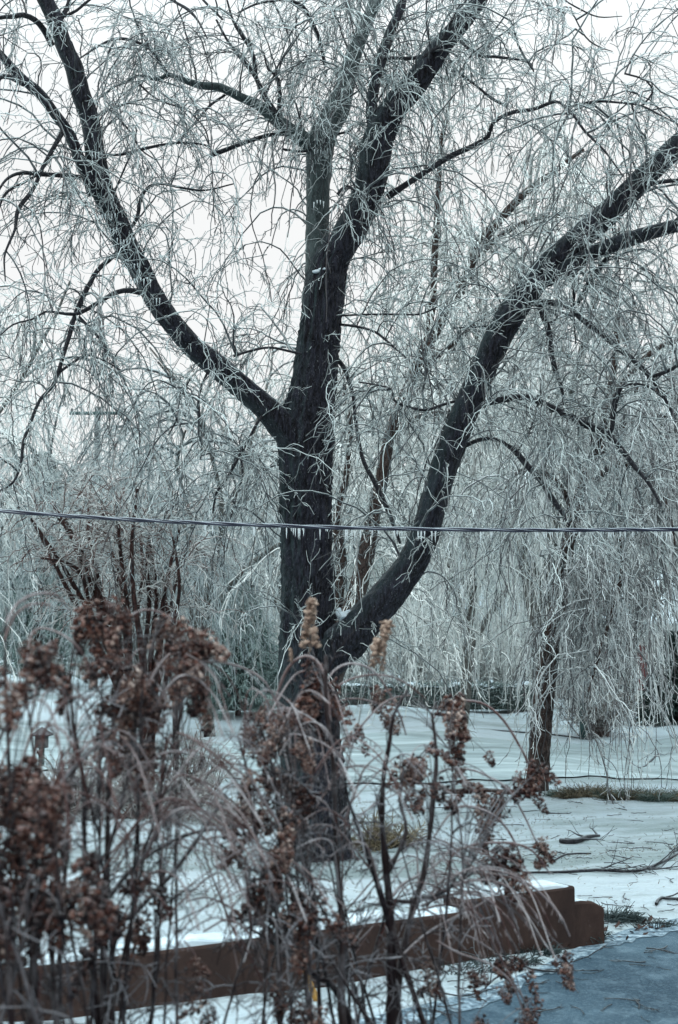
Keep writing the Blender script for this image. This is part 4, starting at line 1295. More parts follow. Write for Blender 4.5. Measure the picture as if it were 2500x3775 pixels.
s1 = wl - 1.05
a1 = wall_block('wall_section', 0, s1, 0.37, 0.22, 'wall')
a2 = wall_block('wall_section', s1, wl, 0.455, 0.22, 'wall')
a3 = wall_block('wall_section', wl, wl + 0.30, 0.335, 0.2, 'wall', 0.06, off=0.01)
wall_block('snow_cap', 0.0, s1 - 0.02, 0.402, 0.20, 'snow_lump', 0, 0.36, 0.02, 0.02, wavy=0.022)
wall_block('snow_cap', s1 + 0.015, wl - 0.02, 0.480, 0.20, 'snow_lump', 0.015, 0.445, 0.012, 0.02, wavy=0.016)
wall_block('snow_cap', wl + 0.02, wl + 0.17, 0.352, 0.15, 'snow_lump', 0.02, 0.325, 0.04, 0.015, wavy=0.006)

# ------------------------------------------------------------------ utility wire across the frame
wa, wb = P(-900, 1850, 12.4), P(3400, 1962, 12.0)
wire = thing('utility_wire', 'ice-coated twisted utility wire stretched across the whole view', 'wire', tuple(wa))
nW = 900
t = np.linspace(0, 1, nW)
# photo trace of the wire's sag
tx = np.array([-900, -300, 0, 400, 800, 1240, 1600, 2000, 2500, 3400])
ty = np.array([1822, 1862, 1884, 1912, 1931, 1945, 1952, 1955, 1952, 1930])
px = np.linspace(-900, 3400, nW)
py = np.interp(px, tx, ty)
ker = np.ones(60) / 60
pys = np.convolve(np.pad(py, 30, mode='edge'), ker, mode='same')[30:-30]
cen = np.array([P(a, b_, 12.4 - 0.4 * q_) for a, b_, q_ in zip(px, pys, t)])
arc = (px + 900) / F * 12.2
for k, (ph, rr_, off) in enumerate(((0.0, 0.0100, 0.009), (2.6, 0.0100, 0.009), (4.4, 0.005, 0.012))):
    a = arc * 2 * math.pi / 0.95 + ph + 0.8 * np.sin(arc * 1.7)
    pn = cen + np.stack([0 * a, np.cos(a) * off, np.sin(a) * off], -1)
    Buf().tubes(pn[None], np.full((1, nW), rr_), 8).obj('strand', M['cable'], wire)
ri = random.Random(5)
ic = []
for lo, hi_, n_ in ((1030, 1125, 10), (1180, 1215, 4), (1260, 1330, 6), (1360, 1400, 4), (1455, 1485, 4), (1540, 1610, 9), (1990, 2420, 26), (1640, 1990, 8), (650, 1020, 8), (2420, 2500, 5)):
    for k in range(n_):
        ic.append((lo + (hi_ - lo) * ri.random(), ri.uniform(0.15, 1.0) ** 1.2 * 0.105 * (1 if n_ < 20 else 0.6)))
for x, L in ic:
    yy = np.interp(x, px, pys)
    q_ = np.interp(x, px, t)
    c0 = P(x, yy, 12.4 - 0.4 * q_)
    icicle(c0 + np.array([0, 0, -0.016]), L, wire, 0.042)

# ------------------------------------------------------------------ posts, lantern, utility pole, buildings
pb = G(652, 2965)
t = thing('metal_post', 'dark upright metal post standing in the snow on the left', 'post', (pb[0], 20.4, 0))
Buf().tubes(np.array([[(pb[0], 20.4, -0.1), (pb[0] - 0.005, 20.4, 0.9), (pb[0] - 0.03, 20.4, 1.55)]]), np.array([[0.045, 0.042, 0.04]]), 12).obj('pole', M['metal'], t)
v, f_ = blob((pb[0] - 0.03, 20.4, 1.58), 0.075, 2, 0.05, (1, 1, 0.6), 3)
Buf().add(v, tris=f_).obj('cap', M['metal'], t)
t = thing('double_stake', 'pair of thin white stakes close to the dark metal post', 'stake', (pb[0] - 0.12, 20.1, 0))
for dx in (-0.16, -0.09):
    Buf().box(pb[0] + dx, pb[0] + dx + 0.028, 20.09, 20.115, -0.05, 0.42).obj('stake', M['white'], t)

lx0, ly0 = at(166, 25.5)
z0 = float(gz(lx0, ly0))
t = thing('garden_lantern', 'small roofed garden lantern on a post at the left edge', 'lantern', (lx0, ly0, z0))
Buf().box(lx0 - 0.045, lx0 + 0.045, ly0 - 0.045, ly0 + 0.045, z0 - 0.1, z0 + 0.34).obj('post', M['green_wood'], t)
lb_ = Buf().box(lx0 - 0.10, lx0 + 0.10, ly0 - 0.10, ly0 + 0.10, z0 + 0.345, z0 + 0.55)
lb_.obj('lamp_body', M['wood'], t)
Buf().box(lx0 - 0.075, lx0 + 0.075, ly0 - 0.106, ly0 - 0.1015, z0 + 0.38, z0 + 0.51).obj('pane', M['glass'], t)
rfb = Buf()
zz = z0 + 0.553
rfb.add([(lx0 - .17, ly0 - .17, zz), (lx0 + .17, ly0 - .17, zz), (lx0 + .17, ly0 + .17, zz), (lx0 - .17, ly0 + .17, zz), (lx0 - .17, ly0 - .17, zz + .025), (lx0 + .17, ly0 - .17, zz + .025), (lx0 + .17, ly0 + .17, zz + .025), (lx0 - .17, ly0 + .17, zz + .025), (lx0, ly0, zz + .16)],
        quads=[(0, 3, 2, 1), (0, 1, 5, 4), (1, 2, 6, 5), (2, 3, 7, 6), (3, 0, 4, 7)], tris=[(4, 5, 8), (5, 6, 8), (6, 7, 8), (7, 4, 8)])
rfb.obj('roof', M['metal'], t, False)

ux, uy = at(350, 62)
z0 = float(gz(ux, uy))
zt = P(350, 1500, 62)[2]
t = thing('utility_pole', 'distant wooden utility pole with one crossarm above the left trees', 'pole', (ux, uy, z0))
Buf().tubes(np.array([[(ux, uy, z0 - 0.2), (ux, uy, (z0 + zt) / 2), (ux, uy, zt)]]), np.array([[0.19, 0.16, 0.13]]), 12).obj('pole', M['wood'], t)
za = P(350, 1526, 62)[2]
cr = Buf().box(ux - 1.2, ux + 1.2, uy - 0.24, uy - 0.135, za - 0.07, za + 0.07).obj('crossarm', M['green_wood'], t)
for k, dx in enumerate((-1.1, -0.65, 0.45, 1.1)):
    Buf().tubes(np.array([[(ux + dx, uy - 0.19, za + 0.072), (ux + dx, uy - 0.19, za + 0.14), (ux + dx, uy - 0.19, za + 0.22)]]), np.array([[0.035, 0.06, 0.03]]), 8).obj('insulator', M['wood'], cr)

gx, gy = at(2139, 36)
z0 = float(gz(gx, gy))
t = thing('green_post', 'dark green square post under the drooping twigs of the brown tree', 'post', (gx, gy, z0))
Buf().box(gx - 0.075, gx + 0.075, gy - 0.075, gy + 0.075, z0 - 0.1, z0 + 0.95).obj('post', M['green_wood'], t)
Buf().box(gx - 0.10, gx + 0.10, gy - 0.10, gy + 0.10, z0 + 0.953, z0 + 0.99).obj('cap', M['snow_lump'], t)


def house(name, label, cx, y, w_, dpt, hw, hr, wallm, wins, trimm='white', shut=None, seed=0):
    z0 = float(gz(cx, y))
    t = thing(name, label, 'house', (cx, y, z0))
    Buf().box(cx - w_ / 2, cx + w_ / 2, y, y + dpt, z0 - 0.5, z0 + hw).obj('wall', M[wallm], t, False)
    x0, x1 = cx - w_ / 2, cx + w_ / 2
    g_ = Buf().add([(x0, y, z0 + hw), (x1, y, z0 + hw), (x1, y + dpt, z0 + hw), (x0, y + dpt, z0 + hw), (x0, y + dpt / 2, z0 + hw + hr), (x1, y + dpt / 2, z0 + hw + hr)], tris=[(0, 3, 4), (1, 5, 2)])
    g_.obj('gable', M[wallm], t, False)
    e = 0.35
    rb_ = Buf().add([(x0 - e, y - e, z0 + hw - 0.1), (x1 + e, y - e, z0 + hw - 0.1), (x1 + e, y + dpt / 2, z0 + hw + hr + 0.1), (x0 - e, y + dpt / 2, z0 + hw + hr + 0.1), (x1 + e, y + dpt + e, z0 + hw - 0.1), (x0 - e, y + dpt + e, z0 + hw - 0.1),
                     (x0 - e, y - e, z0 + hw + 0.02), (x1 + e, y - e, z0 + hw + 0.02), (x1 + e, y + dpt / 2, z0 + hw + hr + 0.22), (x0 - e, y + dpt / 2, z0 + hw + hr + 0.22), (x1 + e, y + dpt + e, z0 + hw + 0.02), (x0 - e, y + dpt + e, z0 + hw + 0.02)],
                    quads=[(0, 3, 2, 1), (3, 5, 4, 2), (6, 7, 8, 9), (9, 8, 10, 11), (0, 1, 7, 6), (4, 5, 11, 10), (1, 2, 8, 7), (2, 4, 10, 8), (3, 0, 6, 9), (5, 3, 9, 11)])
    rb_.obj('roof', M['snow_lump'], t, False)
    for wx, wz, ww, wh in wins:
        fr = Buf().box(cx + wx - ww / 2 - 0.08, cx + wx + ww / 2 + 0.08, y - 0.05, y - 0.003, z0 + wz - 0.08, z0 + wz + wh + 0.08).obj('window', M[trimm], t, False)
        Buf().box(cx + wx - ww / 2, cx + wx + ww / 2, y - 0.065, y - 0.053, z0 + wz, z0 + wz + wh).obj('pane', M['glass'], fr, False)
        if shut:
            for sx_ in (-1, 1):
                a = cx + wx + sx_ * (ww / 2 + 0.30)
                Buf().box(a - 0.2, a + 0.2, y - 0.07, y - 0.004, z0 + wz - 0.05, z0 + wz + wh + 0.05).obj('shutter', M[shut], t, False)
    return t


hx, hy = at(2440, 57)
house('house', 'pale house with red shutters behind the right-hand twigs', hx, hy, 6.5, 6, 3.2, 1.9, 'siding', ((-1.6, 0.5, 0.9, 1.7), (1.4, 0.5, 0.9, 1.7)), shut='brick')
hx, hy = at(1880, 74)
house('house', 'small distant tan house seen through the twigs beyond the hedge', hx, hy, 4.5, 5, 3.0, 1.9, 'tan', ((-1.0, 0.8, 0.8, 1.2), (1.0, 0.8, 0.8, 1.2)))

# yellow stake
ya, yb = G(1172, 3697), P(1125, 3580, 8.95)
t = Buf()
dirn = (yb - ya)
t.tubes(np.array([[ya - dirn * 0.1, (ya + yb) / 2, yb]]), np.array([[0.024, 0.022, 0.018]]), 6)
tag(t.obj('yellow_stake', M['yellow'], None, False), 'short leaning yellow stake in front of the brown wall', 'stake')

# ------------------------------------------------------------------ foreground shrubs
def flower_mesh(seed, n=46, L=0.13, R=0.045, fr=0.0088, tip=0.35):
    n = int(n * 1.45)
    fr = fr * 0.74
    R, L = R * 1.12, L * 1.08
    """dried panicle: crumpled florets round a stalk, hanging along -Z from the origin"""
    g_ = np.random.default_rng(seed)
    bf = Buf()
    for k in range(n):
        u = g_.uniform(0, 1)
        rad = R * (1 - (1 - tip) * u) * math.sqrt(g_.uniform(0.15, 1))
        a = g_.uniform(0, 6.28)
        c = (rad * math.cos(a), rad * math.sin(a), -L * u)
        v, f = blob((0, 0, 0), fr * g_.uniform(0.6, 1.35), 1, 0.6, (g_.uniform(0.5, 1.4), g_.uniform(0.5, 1.4), g_.uniform(0.35, 1.2)), int(g_.integers(1e6)))
        bf.add(v + np.array(c), tris=f, tone=g_.uniform(0.0, 1.0))
    st = []
    for k in range(26):
        u = g_.uniform(0, 0.9); a = g_.uniform(0, 6.28)
        st.append([(0, 0, -L * u + 0.02), (R * 0.5 * math.cos(a), R * 0.5 * math.sin(a), -L * u), (R * 0.95 * (1 - (1 - tip) * u) * math.cos(a), R * 0.95 * (1 - (1 - tip) * u) * math.sin(a), -L * u - 0.012)])
    bf.tubes(np.array(st), np.tile([0.0022, 0.002, 0.0016], (26, 1)), 3, 0.75)
    return bf.mesh('flower_head', M['flower'])


FM = [flower_mesh(900 + k, n=[46, 60, 38, 52, 44, 70][k], L=[0.13, 0.16, 0.10, 0.18, 0.12, 0.14][k], R=[0.045, 0.05, 0.045, 0.04, 0.055, 0.06][k]) for k in range(6)]
M['pale_flower'] = plain('pale_dried_flower', (0.10, 0.045, 0.030), (0.42, 0.33, 0.26), 60, 0.5, 0, 0)
FM2 = [flower_mesh(950 + k, n=[30, 24, 34][k], L=[0.15, 0.12, 0.17][k], R=[0.028, 0.026, 0.03][k], fr=0.0105) for k in range(3)]
FM3 = []
for me_ in FM2:
    me_ = me_.copy()
    me_.materials.clear()
    me_.materials.append(M['pale_flower'])
    FM3.append(me_)


def head(parent, pos, k, sc, tilt=(0, 0), fm=None):
    o = bpy.data.objects.new('flower_head', (fm or FM)[k % len(fm or FM)])
    C.collection.objects.link(o)
    o.parent = parent
    o.location = tuple(np.asarray(pos) - np.array(parent.location))
    o.rotation_euler = (tilt[0], tilt[1], k * 1.3)
    o.scale = (sc, sc, sc)
    return o


def barbs(Pn, m, L=0.022, r=0.0017):
    s, d = spawn(Pn, m, 0.1, 1.0, 0.35, 0.5, -0.6)
    return chains(s, d, RNG.uniform(0.4, 1.2, len(s)) * L, 2, r, r * 0.6, 0.3, 0.1)


def shrub(name, label, base_px, d, stems, arcs, heads_, seed, rand_heads=(), rand_stems=(), rand_arcs=(), fine=900, dark=0.0):
    """stems/arcs: traced in photo pixels (tile, [(x,y,w)..], d0, d1). heads_: (x, y, d, scale)"""
    global RNG
    keep, RNG = RNG, np.random.default_rng(seed)
    bx_ = (base_px - 1250) / F * d
    t = thing(name, label, 'shrub', (bx_, d, 0))
    sk = []
    for tile, pts, a, b_ in stems:
        p, r = trace(tile, pts, a, b_)
        root = np.array([bx_ + RNG.normal() * 0.12, d + RNG.normal() * 0.1, -0.03])
        if p[0, 2] < 1.3 and p[0, 2] > 0.05:
            p = np.vstack([root, (root + p[0]) / 2 + RNG.normal(size=3) * 0.02, p]); r = np.concatenate([[r[0] * 1.25, r[0] * 1.1], r])
        p, r = smooth(p, r, 0.04)
        r = r * (1 + 0.10 * RNG.normal(size=len(r)))
        Buf().tubes(p[None], r[None], 9, 0.02).obj('stem', M['shrub_stem'], t)
        sk.append((p, r))
    for (x0, x1, y0, y1, n_, da, db, rr_) in rand_stems:
        for k in range(int(n_ * 0.8)):
            xt, yt, dd = RNG.uniform(x0, x1), RNG.uniform(y0, y1), RNG.uniform(da, db)
            top = P(xt, yt, dd)
            root = np.array([bx_ + RNG.normal() * 0.22, d + RNG.normal() * 0.15, -0.03])
            mid1 = root + (top - root) * 0.35 + np.array([RNG.normal() * 0.05, RNG.normal() * 0.05, 0.18])
            mid2 = root + (top - root) * 0.7 + np.array([RNG.normal() * 0.05, RNG.normal() * 0.05, 0.14])
            p, r = smooth(np.array([root, mid1, mid2, top]), np.array([rr_ * 1.2, rr_, rr_ * 0.75, rr_ * 0.4]), 0.05)
            p = p + RNG.normal(size=p.shape) * 0.002
            Buf().tubes(p[None], r[None], 7, RNG.uniform(-0.05, 0.2)).obj('stem', M['shrub_stem'], t)
            sk.append((p, r))
    bf = Buf()
    allp = []
    S_ = np.concatenate([p[int(len(p) * 0.25):] for p, r in sk])
    for tile, pts, a, b_ in arcs:
        p, r = trace(tile, pts, a, b_)
        p, r = smooth(p, r, 0.03)
        r = r * 0.82
        tn = 0.02 + 0.38 * RNG.uniform() - dark * 0.6
        bf.tubes(p[None], r[None], 7, tn)
        b2, rb2 = barbs(p[None], max(6, len(p) // 2), 0.03)
        bf.tubes(b2, rb2, 3, 0.8)
        allp.append(p)
    for (x0, x1, y0, y1, n_, dx, drop, dd0, dd1) in rand_arcs:
        for k in range(int(n_ * 0.7)):
            xs_, ys_ = RNG.uniform(x0, x1), RNG.uniform(y0, y1)
            dd = RNG.uniform(dd0, dd1)
            ex = xs_ + dx * RNG.uniform(0.5, 1.3)
            rise = abs(dx) * RNG.uniform(0.12, 0.40)
            ey = ys_ + drop * RNG.uniform(0.4, 1.3)
            p0 = P(xs_, ys_, dd)
            p0 = S_[int(np.argmin(np.linalg.norm((S_ - p0) * np.array([1, 1, 0.7]) + np.array([0, 0, 0.08]), axis=1)))]
            p3 = P(ex, ey, dd + RNG.normal() * 0.25)
            p1 = P(xs_ + (ex - xs_) * 0.3, min(ys_, ey) - rise, dd + RNG.normal() * 0.1)
            p2 = P(xs_ + (ex - xs_) * 0.72, min(ys_, ey) - rise * 0.5, dd + RNG.normal() * 0.15)
            rr_ = RNG.uniform(0.0018, 0.0034)
            p, r = smooth(np.array([p0, p1, p2, p3]), np.array([rr_ * 1.3, rr_ * 1.1, rr_, rr_ * 0.7]), 0.03)
            bf.tubes(p[None], r[None], 5, RNG.uniform(-0.2, 0.62) - dark)
            b2, rb2 = barbs(p[None], max(6, len(p) // 2), 0.035)
            bf.tubes(b2, rb2, 3, RNG.uniform(0.2, 0.8) - dark)
            allp.append(p)
    bf.obj('arching_stems', M['arc'], t)
    bf = Buf()
    # fine side shoots all along the stems
    S_ = np.concatenate([p[int(len(p) * 0.25):] for p, r in sk])
    fine = int(fine * (0.22 if dark > 0.1 else 0.34))
    i = RNG.integers(0, len(S_), fine)
    d_ = norm(RNG.normal(size=(fine, 3)) + np.array([0, 0, 0.5]))
    Pf, Rf = chains(S_[i], d_, RNG.uniform(0.06, 0.30, fine), 6, 0.0030, 0.0017, RNG.uniform(0, 0.35, fine), 0.10, 0.05)
    tf = np.where(RNG.uniform(size=fine) < 0.22, 0.7, -0.25) - dark
    bf.tubes(Pf, Rf * 0.85, 4, tf)
    sf, df = spawn(Pf, 5, 0.2, 1.0, 0.5, 0.6, 0.1)
    Pg, Rg = chains(sf, df, RNG.uniform(0.02, 0.09, len(sf)), 2, 0.0019, 0.0014, 0.1, 0.15)
    bf.tubes(Pg, Rg, 3, np.repeat(tf, 5) + RNG.uniform(0.0, 0.5, len(sf)))
    # flower heads, each on its own thin stalk from the nearest stem
    sk_pts = S_
    hl = list(heads_)
    for (x0, x1, y0, y1, n_, da, db, s0, s1_) in rand_heads:
        n_ = int(n_ * 0.62)
        for k in range(n_):
            while True:
                u, v_ = RNG.uniform(-1, 1), RNG.uniform(-1, 1)
                if u * u + v_ * v_ < 1:
                    break
            hl.append(((x0 + x1) / 2 + u * (x1 - x0) / 2, (y0 + y1) / 2 + v_ * (y1 - y0) / 2, RNG.uniform(da, db), RNG.uniform(s0, s1_)))
    for k, hd in enumerate(hl):
        x, y, dd, sc_ = hd[:4]
        if len(heads_) > 40 and k < len(heads_):
            sc_ *= 1.25
        up = len(hd) > 4
        pos = P(x, y, dd)
        if up:
            head(t, pos, k, sc_, (math.pi + 0.1, hd[4]), FM3)
            end = pos + np.array([0, 0, -0.01])
        else:
            fm = FM if RNG.uniform() < 0.8 else FM2
            head(t, pos, int(RNG.integers(100)), sc_, (RNG.normal() * 0.5, RNG.normal() * 0.5), fm)
            end = pos
        dist = np.linalg.norm((sk_pts - end) * np.array([1, 1, 0.6]) + np.array([0, 0, 0.12]), axis=1)
        near_ = sk_pts[int(np.argmin(dist))]
        mid_ = (near_ + end) / 2 + np.array([0, 0, 0.05 if not up else -0.02])
        p, r = smooth(np.array([near_, mid_, end]), np.array([0.0020, 0.0018, 0.0016]), 0.03)
        bf.tubes(p[None], r[None], 4, RNG.uniform(0.0, 0.5) - dark)
    bf.obj('shoots', M['shrub_stem'], t)
    RNG = keep
    return t


# left shrub (nearest): stems from photo trace
shrub('flowering_shrub', 'dark brown shrub filling the lower left corner with dense dried flower clusters', 150, 4.0,
      [(7, [(150, 1350, 44), (150, 1150, 40), (150, 900, 36), (120, 650, 30), (70, 400, 26), (45, 150, 22), (35, -100, 18), (25, -400, 12), (30, -640, 8)], 4.0, 4.1),
       (7, [(60, 1350, 34), (40, 1000, 28), (10, 700, 24), (-20, 300, 18), (-10, -100, 10)], 3.9, 4.0),
       (7, [(260, 1350, 30), (250, 1100, 28), (230, 850, 26), (200, 600, 22), (190, 350, 18), (160, 60, 14), (120, -250, 9)], 4.1, 4.2),
       (7, [(150, 900, 22), (230, 300, 18), (300, 150, 16), (430, 20, 14), (540, -90, 10)], 4.0, 4.3)],
      [(5, [(30, 560, 16), (80, 470, 16), (170, 425, 15), (260, 430, 13), (300, 480, 9)], 4.0, 4.2),
       (5, [(20, 640, 14), (70, 520, 14), (160, 470, 12), (240, 480, 9)], 4.0, 4.1),
       (5, [(230, 870, 10), (290, 870, 11), (310, 1000, 11), (350, 1150, 9)], 4.2, 4.4)],
      [], 201,
      rand_heads=((-60, 260, 2330, 2620, 16, 3.8, 4.4, 0.6, 1.0), (-90, 120, 2600, 2950, 14, 3.8, 4.3, 0.8, 1.2), (60, 230, 2850, 3000, 6, 3.8, 4.3, 0.8, 1.1), (-60, 330, 2850, 3350, 34, 3.7, 4.3, 0.8, 1.25), (-60, 250, 3200, 3560, 14, 3.7, 4.3, 0.8, 1.2)),
      rand_stems=((-200, 300, 2450, 3050, 9, 3.8, 4.4, 0.007), (-100, 300, 2900, 3300, 8, 3.7, 4.3, 0.006)),
      rand_arcs=((0, 250, 2800, 3200, 14, 350, 250, 3.9, 4.4), (0, 200, 2400, 2800, 10, 300, 350, 3.9, 4.4), (50, 300, 3100, 3500, 12, -250, 250, 3.8, 4.3)), fine=700, dark=0.35)

shrub('flowering_shrub', 'tall brown shrub in the left foreground topped by rusty dried flower clusters', 400, 4.6,
      [(7, [(490, 1350, 46), (480, 1150, 42), (480, 900, 38), (495, 600, 30), (500, 300, 26), (515, 0, 24), (540, -250, 18), (560, -500, 12), (600, -640, 8)], 4.6, 4.7),
       (7, [(450, 1350, 30), (430, 1000, 26), (400, 700, 26), (390, 400, 24), (385, 150, 20), (340, -100, 14), (320, -350, 10)], 4.6, 4.6),
       (7, [(520, 950, 26), (640, 760, 24), (780, 610, 22), (880, 480, 20), (960, 360, 18), (1020, 260, 12)], 4.6, 4.9),
       (7, [(500, 700, 22), (620, 560, 20), (760, 460, 20), (900, 400, 16), (1050, 380, 10)], 4.6, 5.0),
       (7, [(500, 500, 18), (600, 100, 16), (640, -200, 14), (700, -450, 11), (760, -600, 8)], 4.6, 4.8)],
      [(7, [(170, 250, 16), (300, 130, 16), (430, 20, 14), (560, -80, 10)], 4.5, 4.8),
       (5, [(600, 530, 13), (660, 500, 13), (740, 510, 12), (830, 560, 10)], 4.7, 4.9),
       (7, [(740, 230, 14), (830, 120, 15), (900, 30, 14), (980, -30, 10)], 4.6, 5.0),
       (5, [(880, 740, 10), (1000, 740, 11), (1120, 765, 11), (1220, 830, 10), (1280, 920, 8)], 4.8, 5.1)],
      [(320, 2230, 4.6, 1.05), (300, 2260, 4.6, 1.1), (345, 2290, 4.6, 1.1), (395, 2220, 4.6, 0.85), (415, 2275, 4.6, 0.9), (445, 2265, 4.7, 0.8),
       (620, 2275, 4.8, 0.85), (690, 2290, 4.8, 0.95), (720, 2330, 4.8, 1.0), (660, 2350, 4.8, 1.05), (735, 2380, 4.8, 0.9), (700, 2420, 4.8, 0.9)], 202,
      rand_heads=((270, 560, 2360, 2660, 24, 4.4, 5.0, 0.6, 0.95), (500, 780, 2340, 2640, 20, 4.5, 5.0, 0.6, 0.95), (360, 590, 2560, 2860, 18, 4.4, 5.0, 0.6, 1.0), (250, 600, 3150, 3450, 12, 4.2, 4.9, 0.8, 1.1)),
      rand_stems=((250, 750, 2350, 2700, 9, 4.4, 5.0, 0.006), (300, 750, 2900, 3200, 8, 4.4, 5.0, 0.005)),
      rand_arcs=((300, 600, 2850, 3150, 34, 420, 130, 4.4, 5.0), (350, 700, 2420, 2650, 14, 300, 160, 4.5, 5.0), (400, 900, 3150, 3350, 16, 260, 160, 4.5, 5.1), (300, 600, 3000, 3300, 14, 300, -60, 4.4, 5.0), (400, 600, 2650, 3000, 10, -300, 160, 4.4, 5.0)), fine=900, dark=0.18)

arcs = [
    ('z', [(410, 1230, 34), (370, 1020, 34), (310, 860, 34), (350, 720, 38), (400, 600, 38), (480, 495, 38), (590, 440, 38), (690, 480, 38), (760, 590, 40), (795, 750, 44), (815, 900, 44), (825, 1060, 42)], 5.7, 5.5),
    ('z', [(800, 680, 22), (860, 590, 26), (950, 530, 28), (1060, 512, 28), (1180, 545, 26), (1290, 630, 24), (1390, 780, 24), (1460, 920, 24), (1520, 1060, 22), (1560, 1200, 18)], 5.6, 5.9),
    ('z', [(820, 800, 24), (950, 700, 26), (1100, 640, 24), (1280, 620, 22), (1450, 650, 20), (1600, 730, 18), (1750, 850, 14)], 5.6, 6.0),
    ('z', [(830, 930, 16), (930, 870, 22), (1060, 850, 22), (1200, 870, 22), (1330, 910, 16)], 5.6, 5.9),
    ('z', [(-400, 440, 14), (-200, 500, 16), (0, 565, 18), (110, 610, 20), (210, 700, 20), (290, 850, 22), (360, 980, 24), (400, 1120, 26), (420, 1250, 26)], 5.4, 5.5),
    ('z', [(1010, 1260, 18), (1100, 1150, 20), (1220, 1010, 20), (1340, 900, 20), (1450, 840, 18), (1600, 820, 14)], 5.7, 5.8),
    (6, [(440, 1000, 10), (480, 940, 12), (590, 920, 14), (680, 940, 14), (760, 1010, 14), (830, 1120, 13), (875, 1210, 12), (900, 1300, 8)], 6.2, 6.4),
    (8, [(440, 130, 10), (500, 108, 12), (600, 108, 12), (690, 140, 12), (780, 200, 12), (850, 310, 11), (915, 450, 9)], 6.0, 6.2),
    (8, [(440, 420, 10), (500, 330, 13), (560, 280, 14), (650, 290, 14), (740, 340, 13), (810, 440, 12), (860, 570, 9)], 5.8, 6.1),
    (8, [(500, 540, 10), (560, 480, 13), (650, 452, 14), (800, 450, 14), (900, 490, 12), (975, 590, 8)], 5.8, 6.1),
    (8, [(400, 720, 16), (480, 620, 18), (600, 580, 16), (720, 575, 15), (830, 610, 14), (930, 680, 13), (1020, 780, 12), (1068, 880, 8)], 5.7, 6.1),
    (8, [(400, 740, 14), (520, 650, 15), (640, 620, 14), (760, 640, 13), (860, 720, 12), (940, 820, 11), (990, 900, 7)], 5.7, 6.0),
    (8, [(380, 740, 14), (500, 690, 14), (600, 680, 13), (700, 720, 12), (790, 810, 11), (850, 920, 7)], 5.7, 5.9),
    (8, [(370, 760, 13), (480, 735, 13), (580, 745, 12), (670, 800, 11), (730, 900, 9), (750, 960, 6)], 5.6, 5.8),
    (8, [(390, 750, 12), (480, 800, 12), (560, 860, 12), (640, 900, 11), (700, 940, 8)], 5.6, 5.8),
    (8, [(300, 960, 13), (400, 870, 13), (520, 800, 13), (640, 740, 12), (760, 660, 10)], 5.5, 5.9),
    (8, [(560, 700, 10), (650, 800, 10), (720, 930, 9), (800, 1080, 8), (880, 1220, 8), (905, 1300, 6)], 5.6, 5.9),
    (8, [(450, 900, 11), (560, 960, 11), (700, 1010, 10), (800, 1100, 9), (860, 1250, 8)], 5.4, 5.6),
    (8, [(90, 530, 18), (40, 460, 16), (30, 350, 14), (80, 200, 14), (120, 100, 11), (200, 30, 9)], 5.5, 5.4),
    (8, [(240, 700, 15), (290, 640, 14), (380, 590, 14), (470, 530, 12), (530, 450, 9)], 5.5, 5.8),
]
